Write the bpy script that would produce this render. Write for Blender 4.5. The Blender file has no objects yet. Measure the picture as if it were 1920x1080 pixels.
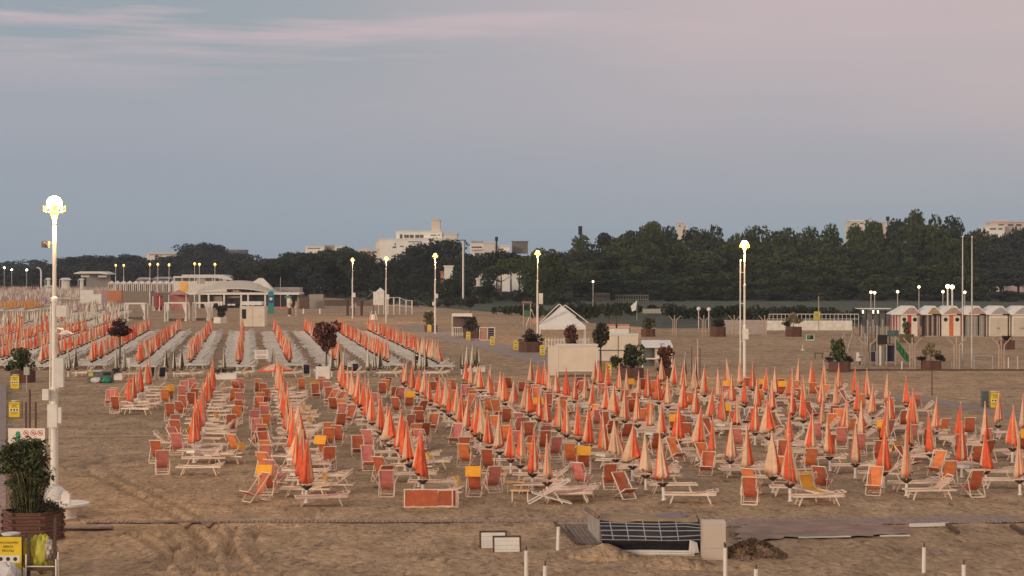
import bpy, math, random
import numpy as np
from mathutils import Vector, Matrix
R = math.radians
random.seed(7)
rnd = random.random
def ru(a, b): return a + (b - a) * random.random()

sc = bpy.context.scene
col = sc.collection
# ---------------------------------------------------------------- camera
F, CH, HY = 3200.0, 8.3, 513.0          # focal in photo pixels, camera height, horizon row
cam = bpy.data.cameras.new('camera'); camo = bpy.data.objects.new('camera', cam); col.objects.link(camo)
cam.sensor_width = 36; cam.lens = F / 1920 * 36
cam.shift_y = -(540 - HY) / 1920
cam.clip_start = 0.5; cam.clip_end = 9000
camo.location = (0, 0, CH); camo.rotation_euler = (R(90), 0, 0)
sc.camera = camo
sc.render.resolution_x = 1024; sc.render.resolution_y = 576
sc.view_settings.view_transform = 'Standard'; sc.view_settings.look = 'None'
sc.view_settings.exposure = 0.10; sc.view_settings.gamma = 1
# ---------------------------------------------------------------- world
SUN_EL, SUN_AZ = 10.0, 228.0             # azimuth measured from +Y clockwise: behind the camera, a bit left
w = bpy.data.worlds.new('World'); sc.world = w; w.use_nodes = True
nt = w.node_tree; nt.nodes.clear()
def N(t, **k):
    n = nt.nodes.new(t)
    for a, b in k.items(): setattr(n, a, b)
    return n
def L(a, b): nt.links.new(a, b)
out = N('ShaderNodeOutputWorld')
sky = N('ShaderNodeTexSky', sky_type='NISHITA'); sky.sun_disc = False
sky.sun_elevation = R(SUN_EL); sky.sun_rotation = R(SUN_AZ); sky.altitude = 0; sky.dust_density = 2.0
bg1 = N('ShaderNodeBackground'); bg1.inputs[1].default_value = 0.05; L(sky.outputs[0], bg1.inputs[0])
tc = N('ShaderNodeTexCoord'); sep = N('ShaderNodeSeparateXYZ'); L(tc.outputs['Generated'], sep.inputs[0])
ramp = N('ShaderNodeValToRGB'); cr = ramp.color_ramp
def M_(op, a, b=None, clamp=False):
    n = N('ShaderNodeMath', operation=op); n.use_clamp = clamp
    for i, v in enumerate((a, b)):
        if v is None: continue
        if isinstance(v, (int, float)): n.inputs[i].default_value = v
        else: L(v, n.inputs[i])
    return n.outputs[0]
zz = sep.outputs['Z']; xx = sep.outputs['X']; yy = sep.outputs['Y']
zr = M_('MULTIPLY', M_('MAXIMUM', zz, 0.0), 4.0, True)   # ramp position = 4 * sin(elevation)
L(zr, ramp.inputs[0])
stops = [(0.0, (.325, .385, .455)), (.12, (.345, .41, .475)), (.26, (.37, .405, .475)), (.40, (.42, .43, .49)),
         (.47, (.47, .45, .505)), (.55, (.60, .505, .545)), (.66, (.62, .52, .56)), (.80, (.50, .46, .53)), (1.0, (.36, .40, .50))]
cr.elements[0].position = stops[0][0]; cr.elements[0].color = (*stops[0][1], 1)
cr.elements[1].position = stops[-1][0]; cr.elements[1].color = (*stops[-1][1], 1)
for p, c in stops[1:-1]:
    e = cr.elements.new(p); e.color = (*c, 1)
# thin streaked clouds, stronger high up on the left
mp = N('ShaderNodeMapping'); mp.inputs['Scale'].default_value = (3.2, 3.2, 46); L(tc.outputs['Generated'], mp.inputs[0])
ns = N('ShaderNodeTexNoise'); ns.inputs['Scale'].default_value = 1.15; ns.inputs['Detail'].default_value = 5; L(mp.outputs[0], ns.inputs[0])
cl = N('ShaderNodeMapRange'); cl.inputs[1].default_value = .47; cl.inputs[2].default_value = .58; L(ns.outputs[0], cl.inputs[0])
hm = N('ShaderNodeMapRange'); hm.inputs[1].default_value = .085; hm.inputs[2].default_value = .125; L(zz, hm.inputs[0])
lm = N('ShaderNodeMapRange'); lm.inputs[1].default_value = .14; lm.inputs[2].default_value = -.12; L(xx, lm.inputs[0])
lmm = M_('ADD', M_('MULTIPLY', lm.outputs[0], .95), .10)
cf = M_('MULTIPLY', M_('MULTIPLY', cl.outputs[0], hm.outputs[0]), lmm, True)
mixc = N('ShaderNodeMixRGB'); mixc.inputs[2].default_value = (.36, .41, .46, 1); L(cf, mixc.inputs[0]); L(ramp.outputs[0], mixc.inputs[1])
# warmer towards the right and broad soft mottling
mp2 = N('ShaderNodeMapping'); mp2.inputs['Scale'].default_value = (5, 5, 22); L(tc.outputs['Generated'], mp2.inputs[0])
ns2 = N('ShaderNodeTexNoise'); ns2.inputs['Scale'].default_value = 1.0; ns2.inputs['Detail'].default_value = 3; L(mp2.outputs[0], ns2.inputs[0])
rm = N('ShaderNodeMapRange'); rm.inputs[1].default_value = -.2; rm.inputs[2].default_value = .28; L(xx, rm.inputs[0])
zw = N('ShaderNodeMapRange'); zw.inputs[1].default_value = .02; zw.inputs[2].default_value = .11; L(zz, zw.inputs[0])
wf = M_('MULTIPLY', M_('MULTIPLY', rm.outputs[0], zw.outputs[0]), M_('ADD', ns2.outputs[0], .15), True)
mixw = N('ShaderNodeMixRGB'); mixw.inputs[2].default_value = (.62, .50, .50, 1); L(wf, mixw.inputs[0]); L(mixc.outputs[0], mixw.inputs[1])
# the sunset half of the sky behind the camera
bk = N('ShaderNodeMapRange'); bk.inputs[1].default_value = .1; bk.inputs[2].default_value = -.9; L(yy, bk.inputs[0])
mixb = N('ShaderNodeMixRGB'); mixb.inputs[2].default_value = (.80, .66, .54, 1); L(bk.outputs[0], mixb.inputs[0]); L(mixw.outputs[0], mixb.inputs[1])
bg2 = N('ShaderNodeBackground'); bg2.inputs[1].default_value = 0.92; L(mixb.outputs[0], bg2.inputs[0])
ms = N('ShaderNodeMixShader'); ms.inputs[0].default_value = .12
L(bg2.outputs[0], ms.inputs[1]); L(bg1.outputs[0], ms.inputs[2]); L(ms.outputs[0], out.inputs[0])
# ---------------------------------------------------------------- sun
sl = bpy.data.lights.new('sun', 'SUN'); so = bpy.data.objects.new('sun', sl); col.objects.link(so)
sl.energy = 1.5; sl.angle = R(12); sl.color = (1.0, .80, .63)
sd = Vector((math.sin(R(SUN_AZ)) * math.cos(R(SUN_EL)), math.cos(R(SUN_AZ)) * math.cos(R(SUN_EL)), math.sin(R(SUN_EL))))
so.rotation_euler = sd.to_track_quat('Z', 'Y').to_euler()

# ================================================================ helpers
MATS = {}
def mat(name, c, rough=.75, var=.12, scale=3.0, c2=None, metal=0.0, emit=0, bump=0.0, bscale=None, rand=0.0, trans=0, stretch=None):
    if name in MATS: return MATS[name]
    m = bpy.data.materials.new(name); m.use_nodes = True
    t = m.node_tree; b = t.nodes['Principled BSDF']
    b.inputs['Roughness'].default_value = rough; b.inputs['Metallic'].default_value = metal
    tcn = t.nodes.new('ShaderNodeTexCoord'); nz = t.nodes.new('ShaderNodeTexNoise')
    nz.inputs['Scale'].default_value = scale; nz.inputs['Detail'].default_value = 5
    src = tcn.outputs['Object']
    if stretch:
        mpn = t.nodes.new('ShaderNodeMapping'); mpn.inputs['Scale'].default_value = stretch
        t.links.new(src, mpn.inputs[0]); src = mpn.outputs[0]
    t.links.new(src, nz.inputs[0])
    rp = t.nodes.new('ShaderNodeValToRGB'); rp.color_ramp.elements[0].position = .35; rp.color_ramp.elements[1].position = .65
    ca = c if c2 else tuple(v * (1 - var) for v in c); cb = c2 if c2 else tuple(min(1, v * (1 + var)) for v in c)
    rp.color_ramp.elements[0].color = (*ca, 1); rp.color_ramp.elements[1].color = (*cb, 1)
    t.links.new(nz.outputs[0], rp.inputs[0]); o = rp.outputs[0]
    if rand:
        oi = t.nodes.new('ShaderNodeObjectInfo'); hs = t.nodes.new('ShaderNodeHueSaturation')
        mr = t.nodes.new('ShaderNodeMapRange'); mr.inputs[3].default_value = 1 - rand; mr.inputs[4].default_value = 1 + rand
        t.links.new(oi.outputs['Random'], mr.inputs[0]); t.links.new(mr.outputs[0], hs.inputs['Value'])
        t.links.new(o, hs.inputs['Color']); o = hs.outputs[0]
    t.links.new(o, b.inputs['Base Color'])
    if bump:
        nb = t.nodes.new('ShaderNodeTexNoise'); nb.inputs['Scale'].default_value = bscale or scale * 4; nb.inputs['Detail'].default_value = 6
        t.links.new(src, nb.inputs[0]); bp = t.nodes.new('ShaderNodeBump'); bp.inputs['Strength'].default_value = bump
        bp.inputs['Distance'].default_value = .05
        t.links.new(nb.outputs[0], bp.inputs['Height']); t.links.new(bp.outputs[0], b.inputs['Normal'])
    if emit:
        b.inputs['Emission Color'].default_value = (*c, 1); b.inputs['Emission Strength'].default_value = emit
    MATS[name] = m; return m

class MB:
    def __init__(s): s.v = []; s.f = []; s.m = []
    def add(s, vs, fs, m=0):
        n = len(s.v); s.v += [tuple(p) for p in vs]; s.f += [tuple(i + n for i in f) for f in fs]
        s.m += [m] * len(fs) if isinstance(m, int) else list(m)
    def quad(s, a, b, c, d, m=0): s.add([a, b, c, d], [(0, 1, 2, 3)], m)
    def box(s, x0, x1, y0, y1, z0, z1, m=0, mt=None):
        vs = [(x, y, z) for z in (z0, z1) for y in (y0, y1) for x in (x0, x1)]
        if mt is not None: vs = [mt @ Vector(p) for p in vs]
        s.add(vs, [(0, 2, 3, 1), (4, 5, 7, 6), (0, 1, 5, 4), (2, 6, 7, 3), (0, 4, 6, 2), (1, 3, 7, 5)], m)
    def bar(s, p, q, w=.03, h=None, m=0):
        p = Vector(p); q = Vector(q); h = h or w; d = q - p; Ln = d.length
        if Ln < 1e-6: return
        d.normalize(); up = Vector((0, 0, 1)) if abs(d.z) < .95 else Vector((0, 1, 0))
        x = d.cross(up).normalized(); z = x.cross(d)
        vs = []
        for e in (p, q):
            for a, b in ((-1, -1), (1, -1), (1, 1), (-1, 1)): vs.append(e + x * a * w / 2 + z * b * h / 2)
        s.add(vs, [(3, 2, 1, 0), (4, 5, 6, 7), (0, 1, 5, 4), (1, 2, 6, 5), (2, 3, 7, 6), (3, 0, 4, 7)], m)
    def tube(s, p, q, r0, r1=None, m=0, n=8):
        p = Vector(p); q = Vector(q); r1 = r0 if r1 is None else r1; d = (q - p).normalized()
        up = Vector((0, 0, 1)) if abs(d.z) < .95 else Vector((0, 1, 0)); x = d.cross(up).normalized(); z = x.cross(d)
        vs = []
        for e, r in ((p, r0), (q, r1)):
            for i in range(n):
                a = 2 * math.pi * i / n; vs.append(e + x * math.cos(a) * r + z * math.sin(a) * r)
        fs = [(i, (i + 1) % n, n + (i + 1) % n, n + i) for i in range(n)]
        fs += [tuple(reversed(range(n))), tuple(range(n, 2 * n))]; s.add(vs, fs, m)
    def lathe(s, prof, m=0, n=12, c=(0, 0, 0)):
        vs = []; fs = []
        for r, z in prof:
            for i in range(n):
                a = 2 * math.pi * i / n; vs.append((c[0] + r * math.cos(a), c[1] + r * math.sin(a), c[2] + z))
        for j in range(len(prof) - 1):
            for i in range(n): fs.append((j * n + i, j * n + (i + 1) % n, (j + 1) * n + (i + 1) % n, (j + 1) * n + i))
        fs.append(tuple(reversed(range(n)))); fs.append(tuple((len(prof) - 1) * n + i for i in range(n)))
        s.add(vs, fs, m)
    def prism(s, pts, y0, y1, m=0):        # polygon in x,z extruded along y
        n = len(pts); vs = [(x, y0, z) for x, z in pts] + [(x, y1, z) for x, z in pts]
        fs = [tuple(range(n)), tuple(reversed(range(n, 2 * n)))] + [(i, n + i, n + (i + 1) % n, (i + 1) % n) for i in range(n)]
        s.add(vs, fs, m)
    def mesh(s, name, mats, smooth=False):
        me = bpy.data.meshes.new(name); me.from_pydata(s.v, [], s.f)
        for m in mats: me.materials.append(m)
        me.polygons.foreach_set('material_index', s.m)
        if smooth: me.polygons.foreach_set('use_smooth', [True] * len(s.f))
        me.update(); return me
    def build(s, name, mats, parent=None, smooth=False, loc=None, rz=0):
        mats = mats if isinstance(mats, (list, tuple)) else [mats]
        o = bpy.data.objects.new(name, s.mesh(name, mats, smooth)); col.objects.link(o)
        if parent is not None: o.parent = parent
        if loc is not None: o.location = loc
        o.rotation_euler[2] = rz
        return o
def tag(o, label=None, cat=None, group=None, kind=None):
    if label: o['label'] = label
    if cat: o['category'] = cat
    if group: o['group'] = group
    if kind: o['kind'] = kind
    return o
def thing(name, label, cat, loc=(0, 0, 0), rz=0, group=None):
    o = bpy.data.objects.new(name, None); col.objects.link(o); o.empty_display_size = .2
    o.location = loc; o.rotation_euler[2] = rz
    return tag(o, label, cat, group)
def G(px, py):                               # photo pixel on the ground -> world
    Y = F * CH / (py - HY); return Vector(((px - 960) / F * Y, Y, 0))
def PX(px, Y): return (px - 960) / F * Y
def PZ(py, Y): return CH - (py - HY) / F * Y
KIDS = {}
def copy_tree(o, parent=None):
    c = o.copy(); col.objects.link(c)
    if parent is not None: c.parent = parent
    if o not in KIDS: KIDS[o] = list(o.children)
    for ch in KIDS[o]: copy_tree(ch, c)
    return c

# ---------------------------------------------------------------- materials
LWHITE = mat('lounger_frame_paint', (.82, .66, .51), .55, .12, 3)
WHITE = mat('white_paint', (.80, .74, .66), .5, .07, 2)
WHITE2 = mat('white_canvas', (.74, .72, .68), .8, .06, 1.2)
CREAM = mat('cream_panel', (.71, .62, .50), .6, .06, 1)
OFFW = mat('aged_white', (.74, .70, .63), .7, .12, 1.5)
RED = mat('umbrella_red', (.80, .135, .05), .8, .16, 5, rand=.12)
UCR = mat('umbrella_cream', (.76, .50, .32), .8, .1, 5, rand=.08)
UBR = mat('umbrella_brown', (.10, .07, .045), .85, .1, 5)
UGY = mat('umbrella_ecru', (.74, .67, .54), .85, .1, 5)
UOR = mat('umbrella_orange', (.66, .30, .08), .85, .1, 5)
UPK = mat('umbrella_pink', (.55, .30, .27), .85, .12, 5)
UMV = mat('umbrella_mauve', (.40, .31, .32), .85, .2, 5)
POLE = mat('pole_wood', (.62, .45, .33), .6, .1, 6)
TRAY = mat('tray_brown', (.085, .03, .022), .6, .1, 6)
FABC = mat('lounger_beige', (.74, .46, .31), .85, .12, 4, rand=.12)
FABP = mat('lounger_rose', (.70, .30, .23), .85, .12, 4, rand=.12)
FABR = mat('sling_rust', (.50, .125, .055), .85, .14, 4, rand=.15)
FABK = mat('sling_rose', (.66, .22, .18), .85, .14, 4, rand=.15)
FABO = mat('sling_coral', (.80, .24, .08), .85, .14, 4, rand=.1)
FABY = mat('hood_orange', (.86, .40, .035), .85, .08, 4, rand=.08)
NAVY = mat('navy_cloth', (.025, .022, .06), .85, .1, 4)
DARK = mat('dark_recess', (.02, .018, .016), .8, .2, 2)
DWOOD = mat('dark_wood', (.10, .055, .035), .75, .25, 3, bump=.3, stretch=(1, 1, 8))
GWOOD = mat('grey_wood', (.235, .155, .11), .8, .25, 2, bump=.4, stretch=(8, 1, 1))
PINKW = mat('duckboard_wood', (.34, .24, .19), .85, .18, 1.5, bump=.3, stretch=(6, 1, 1))
METAL = mat('grey_metal', (.45, .42, .38), .45, .1, 3, metal=.4)
PALEW = mat('pale_wood', (.48, .36, .27), .75, .15, 3)
YEL = mat('yellow_board', (.80, .58, .02), .6, .07, 3)
BLK = mat('black_ink', (.03, .028, .025), .7, .1, 3)
REDI = mat('red_ink', (.55, .06, .05), .6, .1, 3)
GREEN = mat('green_plastic', (.03, .25, .13), .5, .1, 3)
TEAL = mat('teal_paint', (.03, .22, .28), .6, .1, 3)
BLUE = mat('blue_paint', (.02, .06, .22), .6, .1, 3)
GREYB = mat('grey_bin', (.12, .125, .12), .6, .1, 3)
POT = mat('pot_brown', (.13, .06, .04), .8, .2, 3)
TRUNK = mat('bark', (.09, .065, .05), .9, .25, 4)
TERRA = mat('orange_board', (.52, .20, .09), .8, .1, 3)
PALR = mat('pale_red', (.50, .22, .18), .8, .12, 3)
CREDF = mat('crimson_cloth', (.42, .05, .05), .8, .12, 3)
BAGW = mat('white_bag', (.66, .63, .62), .5, .1, 4, bump=.6, bscale=14)
BAGY = mat('yellow_bag', (.55, .50, .06), .5, .1, 4, bump=.6, bscale=14)
BAGG = mat('green_bag', (.02, .28, .16), .5, .1, 4, bump=.6, bscale=14)
LAMPG = mat('lamp_glow', (1.0, .50, .06), .5, 0, emit=2.4)
LAMPW = mat('lamp_core', (1.0, .90, .62), .5, 0, emit=30)
LAMPF = mat('lamp_far', (1.0, .74, .27), .5, 0, emit=2.6)
LAMPY = mat('lamp_bowl', (1.0, .52, .05), .5, 0, emit=3.0)
GLOBE = mat('globe_glow', (1.0, .85, .55), .5, 0, emit=2.5)
CONC = mat('concrete', (.42, .36, .29), .85, .12, 2)
GLASS = mat('window_glass', (.09, .09, .09), .25, .2, 1)
PLASTER = mat('pale_plaster', (.84, .80, .72), .85, .06, .15)
PLAST2 = mat('rose_plaster', (.70, .63, .56), .85, .06, .15)
ROOFG = mat('grey_roof', (.36, .34, .32), .8, .1, .5)
def leafmat(name, a, b, sc_=.35, rand=.18): return mat(name, a, .9, 0, sc_, c2=b, rand=rand)
PINE = leafmat('pine_needles', (.013, .021, .005), (.092, .118, .026), .22)
PINE2 = leafmat('dark_needles', (.011, .018, .007), (.042, .058, .018))
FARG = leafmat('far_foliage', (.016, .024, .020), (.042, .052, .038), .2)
HEDG = leafmat('hedge_leaves', (.022, .028, .013), (.055, .062, .026), .8)
SHRUB = leafmat('shrub_leaves', (.025, .035, .012), (.10, .115, .04), 2.5)
BURG = leafmat('burgundy_leaves', (.05, .012, .014), (.24, .10, .075), 3)
DKSH = leafmat('dark_shrub', (.02, .016, .010), (.065, .055, .03), 3)
OLIVE = leafmat('olive_leaves', (.05, .055, .02), (.17, .16, .07), 3)
TAN = leafmat('dry_leaves', (.16, .11, .06), (.34, .27, .16), 4)

# ================================================================ ground
def sand_material():
    m = bpy.data.materials.new('sand'); m.use_nodes = True; t = m.node_tree; b = t.nodes['Principled BSDF']
    b.inputs['Roughness'].default_value = .95; b.inputs['Specular IOR Level'].default_value = .1
    tcn = t.nodes.new('ShaderNodeTexCoord')
    def noise(scale, det=6, st=None, dist=0):
        n = t.nodes.new('ShaderNodeTexNoise'); n.inputs['Scale'].default_value = scale; n.inputs['Detail'].default_value = det
        n.inputs['Distortion'].default_value = dist
        if st:
            mp_ = t.nodes.new('ShaderNodeMapping'); mp_.inputs['Scale'].default_value = st
            t.links.new(tcn.outputs['Object'], mp_.inputs[0]); t.links.new(mp_.outputs[0], n.inputs[0])
        else: t.links.new(tcn.outputs['Object'], n.inputs[0])
        return n.outputs[0]
    def mr(x, a, b_, c, d):
        n = t.nodes.new('ShaderNodeMapRange')
        for i, v in enumerate((a, b_, c, d)): n.inputs[i + 1].default_value = v
        t.links.new(x, n.inputs[0]); return n.outputs[0]
    def mul(a, b_):
        n = t.nodes.new('ShaderNodeMath'); n.operation = 'MULTIPLY'; t.links.new(a, n.inputs[0]); t.links.new(b_, n.inputs[1]); return n.outputs[0]
    big = mr(noise(.07, 4), .3, .7, .86, 1.12); mid = mr(noise(.9, 9, (1, .5, 1), .6), .32, .68, .76, 1.16); fine = mr(noise(5, 8, (1, .6, 1)), .34, .66, .74, 1.14)
    rows = mr(noise(.5, 5, (.12, 1.1, 1)), .35, .65, .9, 1.08)
    crumbs = mr(noise(3.2, 7, (1, .42, 1), .8), .585, .66, 1.0, .62)
    v = mul(mul(mul(big, mid), mul(fine, rows)), crumbs)
    mx = t.nodes.new('ShaderNodeMixRGB'); mx.inputs[1].default_value = (0, 0, 0, 1); mx.inputs[2].default_value = (.405, .268, .165, 1)
    t.links.new(v, mx.inputs[0])
    hs = t.nodes.new('ShaderNodeVectorMath'); hs.operation = 'SCALE'; hs.inputs[0].default_value = (.54, .362, .215); t.links.new(v, hs.inputs['Scale'])
    t.links.new(hs.outputs[0], b.inputs['Base Color'])
    hgt = t.nodes.new('ShaderNodeMath'); hgt.operation = 'ADD'
    t.links.new(noise(2.2, 8, (1, .55, 1), .4), hgt.inputs[0]); 
    n2 = mr(noise(9, 5), 0, 1, 0, .35); t.links.new(n2, hgt.inputs[1])
    vo = t.nodes.new('ShaderNodeTexVoronoi'); vo.feature = 'SMOOTH_F1'; vo.inputs['Scale'].default_value = 2.6; vo.inputs['Randomness'].default_value = 1.0
    t.links.new(tcn.outputs['Object'], vo.inputs['Vector']); dim = mr(vo.outputs['Distance'], .05, .32, 0, .28)
    h2 = t.nodes.new('ShaderNodeMath'); h2.operation = 'ADD'; t.links.new(hgt.outputs[0], h2.inputs[0]); t.links.new(dim, h2.inputs[1])
    bp = t.nodes.new('ShaderNodeBump'); bp.inputs['Strength'].default_value = 1.0; bp.inputs['Distance'].default_value = .30
    t.links.new(h2.outputs[0], bp.inputs['Height']); t.links.new(bp.outputs[0], b.inputs['Normal'])
    return m
SAND = sand_material()
def fbm(x, y, s):
    v = 0; a = 1
    rs = np.random.RandomState(s)
    for o in range(7):
        th = rs.uniform(0, 6.28, 3); ph = rs.uniform(0, 6.28, 3); f = 1.0 * 1.75 ** o
        for t_, p_ in zip(th, ph): v = v + a * np.sin(f * (x * math.cos(t_) + y * math.sin(t_)) + p_)
        a *= .6
    return v / 6
def track(x, y, pts, wd, depth):
    # smooth wheel rut following a polyline
    h = np.zeros_like(x)
    for (ax, ay), (bx_, by) in zip(pts[:-1], pts[1:]):
        dx, dy = bx_ - ax, by - ay; tt = np.clip(((x - ax) * dx + (y - ay) * dy) / (dx * dx + dy * dy), 0, 1)
        d = np.hypot(x - ax - tt * dx, y - ay - tt * dy)
        h = np.minimum(h, -depth * np.exp(-(d / wd) ** 2))
        h = h + depth * .3 * np.exp(-((d - wd * 2) / wd) ** 2)
    return h
def ground():
    ys = list(np.arange(40, 66, .13)) + list(np.arange(66, 80, .4)) + list(np.arange(80, 130, 2.0)) + [140, 160, 190, 230, 300, 400, 600, 900, 1500, 2600, 5200, 8200]
    ys = [-60, 0, 25, 34] + ys
    tx = np.concatenate([[-1.3, -.9, -.55, -.40], np.linspace(-.34, .34, 260), [.40, .55, .9, 1.3]])
    Yg, Tg = np.meshgrid(np.array(ys), tx, indexing='ij')
    Xg = Tg * np.maximum(Yg, 40)
    Z = np.zeros_like(Xg)
    amp = np.clip((82 - Yg) / 20, 0, 1) * np.clip((Yg - 30) / 8, 0, 1)
    Z += amp * .040 * fbm(Xg * 2.4, Yg * 2.0, 3) + amp * .03 * fbm(Xg * .5, Yg * .5, 5)
    def T(pp): return [(G(*p).x, G(*p).y) for p in pp]
    for off in (0, 44):
        Z += amp * track(Xg, Yg, T([(150 + off, 835), (160 + off, 880), (230 + off, 915), (330 + off, 965), (380 + off, 1010), (400 + off, 1078)]), .15, .20)
        Z += amp * track(Xg, Yg, T([(310 + off, 985), (330 + off, 1020), (300 + off, 1075)]), .13, .18)
        Z += amp * track(Xg, Yg, T([(440 + off, 985), (425 + off, 1030), (470 + off, 1078)]), .13, .17)
        Z += amp * track(Xg, Yg, T([(150 + off, 1010), (250 + off, 1000), (360 + off, 1078)]), .13, .15)
    # low scoured bank in the foreground (below the boardwalk) 
    bank = np.clip((G(960, 1004).y - Yg) / 1.2, 0, 1)
    Z += amp * bank * .05 * (1 + fbm(Xg * .8, Yg * 1.6, 9))
    vs = np.stack([Xg, Yg, Z], -1).reshape(-1, 3); nx = len(tx); ny = len(ys)
    ii = np.arange(ny - 1)[:, None] * nx + np.arange(nx - 1)[None, :]
    fs = np.stack([ii, ii + 1, ii + nx + 1, ii + nx], -1).reshape(-1, 4)
    me = bpy.data.meshes.new('sand_ground'); me.from_pydata(vs.tolist(), [], fs.tolist()); me.materials.append(SAND)
    me.polygons.foreach_set('use_smooth', [True] * len(fs)); me.update()
    o = bpy.data.objects.new('sand_ground', me); col.objects.link(o)
    tag(o, kind='structure')
ground()
LAWN = mat('lawn_grass', (.045, .052, .022), .95, 0, .15, c2=(.095, .098, .045), bump=.6, bscale=3)
PATHM = mat('walkway_paving', (.32, .235, .185), .9, .14, .9, bump=.4)
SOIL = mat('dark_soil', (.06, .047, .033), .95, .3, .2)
DAMP = mat('damp_sand', (.25, .16, .115), .95, .25, .9, bump=.5)
def sheet(name, pts, m, z, kind='structure'):
    b = MB(); vs = [(p[0], p[1], z) for p in pts]; b.add(vs, [tuple(reversed(range(len(vs))))] )
    me = b
    o = b.build(name, m); 
    # make sure it faces up
    if o.data.polygons[0].normal.z < 0: o.data.flip_normals()
    return tag(o, kind=kind)
def gpoly(pp): return [tuple(G(*p))[:2] for p in pp]
sheet('lawn', gpoly([(560, 553), (700, 566), (800, 575), (905, 584), (1035, 592), (1110, 606), (1240, 616), (1500, 614), (1620, 612), (1980, 612), (1980, 540), (1960, 530), (560, 530)]), LAWN, .03)
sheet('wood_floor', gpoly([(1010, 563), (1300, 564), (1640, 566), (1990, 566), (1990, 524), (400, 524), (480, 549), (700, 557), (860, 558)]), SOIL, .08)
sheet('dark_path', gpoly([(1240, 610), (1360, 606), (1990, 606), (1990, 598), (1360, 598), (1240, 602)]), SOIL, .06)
sheet('walkway', gpoly([(745, 610), (800, 612), (870, 628), (960, 648), (1045, 668), (1030, 690), (945, 665), (860, 645), (780, 626)]), PATHM, .012)
sheet('walkway', gpoly([(1635, 736), (1760, 748), (1925, 778), (1925, 790), (1750, 757), (1625, 744)]), PATHM, .012)
sheet('side_walkway', gpoly([(-20, 722), (12, 722), (10, 1085), (-90, 1085)]), PINKW, .10)
# ================================================================ beach boards, ruts, planks
def boards(name, p0, p1, wd, m, label, cat, kind=None, z=.02, n=None, step=.14):
    a = G(*p0); b_ = G(*p1); d = (b_ - a); Ln = d.length; d.normalize(); nrm = Vector((-d.y, d.x, 0))
    mb = MB(); k = int(Ln / step); 
    for i in range(k):
        t0 = i * step; t1 = t0 + step * .86; j = ru(-.03, .03); zz_ = z + ru(-.006, .006)
        c = [a + d * t0 + nrm * j, a + d * t1 + nrm * j, a + d * t1 + nrm * (wd + j), a + d * t0 + nrm * (wd + j)]
        vs = [(p.x, p.y, zz_ - .03) for p in c] + [(p.x, p.y, zz_ + .015) for p in c]
        mb.add(vs, [(4, 5, 6, 7), (0, 1, 5, 4), (1, 2, 6, 5), (2, 3, 7, 6), (3, 0, 4, 7)])
    o = mb.build(name, m)
    if kind: tag(o, kind=kind)
    else: tag(o, label, cat)
    return o
boards('boardwalk', (1330, 990), (1930, 980), 1.3, PINKW, None, None, 'structure', z=.05)
boards('boardwalk', (160, 982), (1120, 980), .35, PINKW, None, None, 'structure', z=.055)
_pp = [Vector((*q, 0)) for q in gpoly([(1375, 1000), (1400, 986), (1480, 982), (1560, 981), (1650, 987), (1712, 1006), (1600, 1012), (1480, 1013), (1390, 1022)])]
_rg = []
for _i in range(len(_pp)):
    for _k in range(8):
        _q = _pp[_i].lerp(_pp[(_i + 1) % len(_pp)], _k / 8); _rg.append((_q.x + .16 * math.sin(_i * 5.1 + _k * 2.3), _q.y + .16 * math.sin(_i * 3.7 + _k * 1.9)))
sheet('damp_sand_patch', _rg, mat('damp_patch', (.33, .21, .15), .95, .2, 1.4, bump=.7), .105)

def solo(mb, mats, name, label, cat, loc=(0, 0, 0), rz=0, group=None, smooth=False):
    o = mb.build(name, mats, smooth=smooth); o.location = loc; o.rotation_euler[2] = rz
    return tag(o, label, cat, group)
# ================================================================ text helper
def text_mesh(parent, name, s, size, loc, m, depth=.002, rot=(R(90), 0, 0), align='CENTER'):
    cu = bpy.data.curves.new(name, 'FONT'); cu.body = s; cu.size = size; cu.extrude = depth; cu.align_x = align; cu.align_y = 'CENTER'
    cu.resolution_u = 2
    tmp = bpy.data.objects.new('tmp', cu); col.objects.link(tmp)
    dg = bpy.context.evaluated_depsgraph_get(); me = bpy.data.meshes.new_from_object(tmp.evaluated_get(dg))
    bpy.data.objects.remove(tmp); bpy.data.curves.remove(cu)
    me.materials.clear(); me.materials.append(m)
    o = bpy.data.objects.new(name, me); col.objects.link(o); o.parent = parent; o.location = loc; o.rotation_euler = rot
    return o

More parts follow.
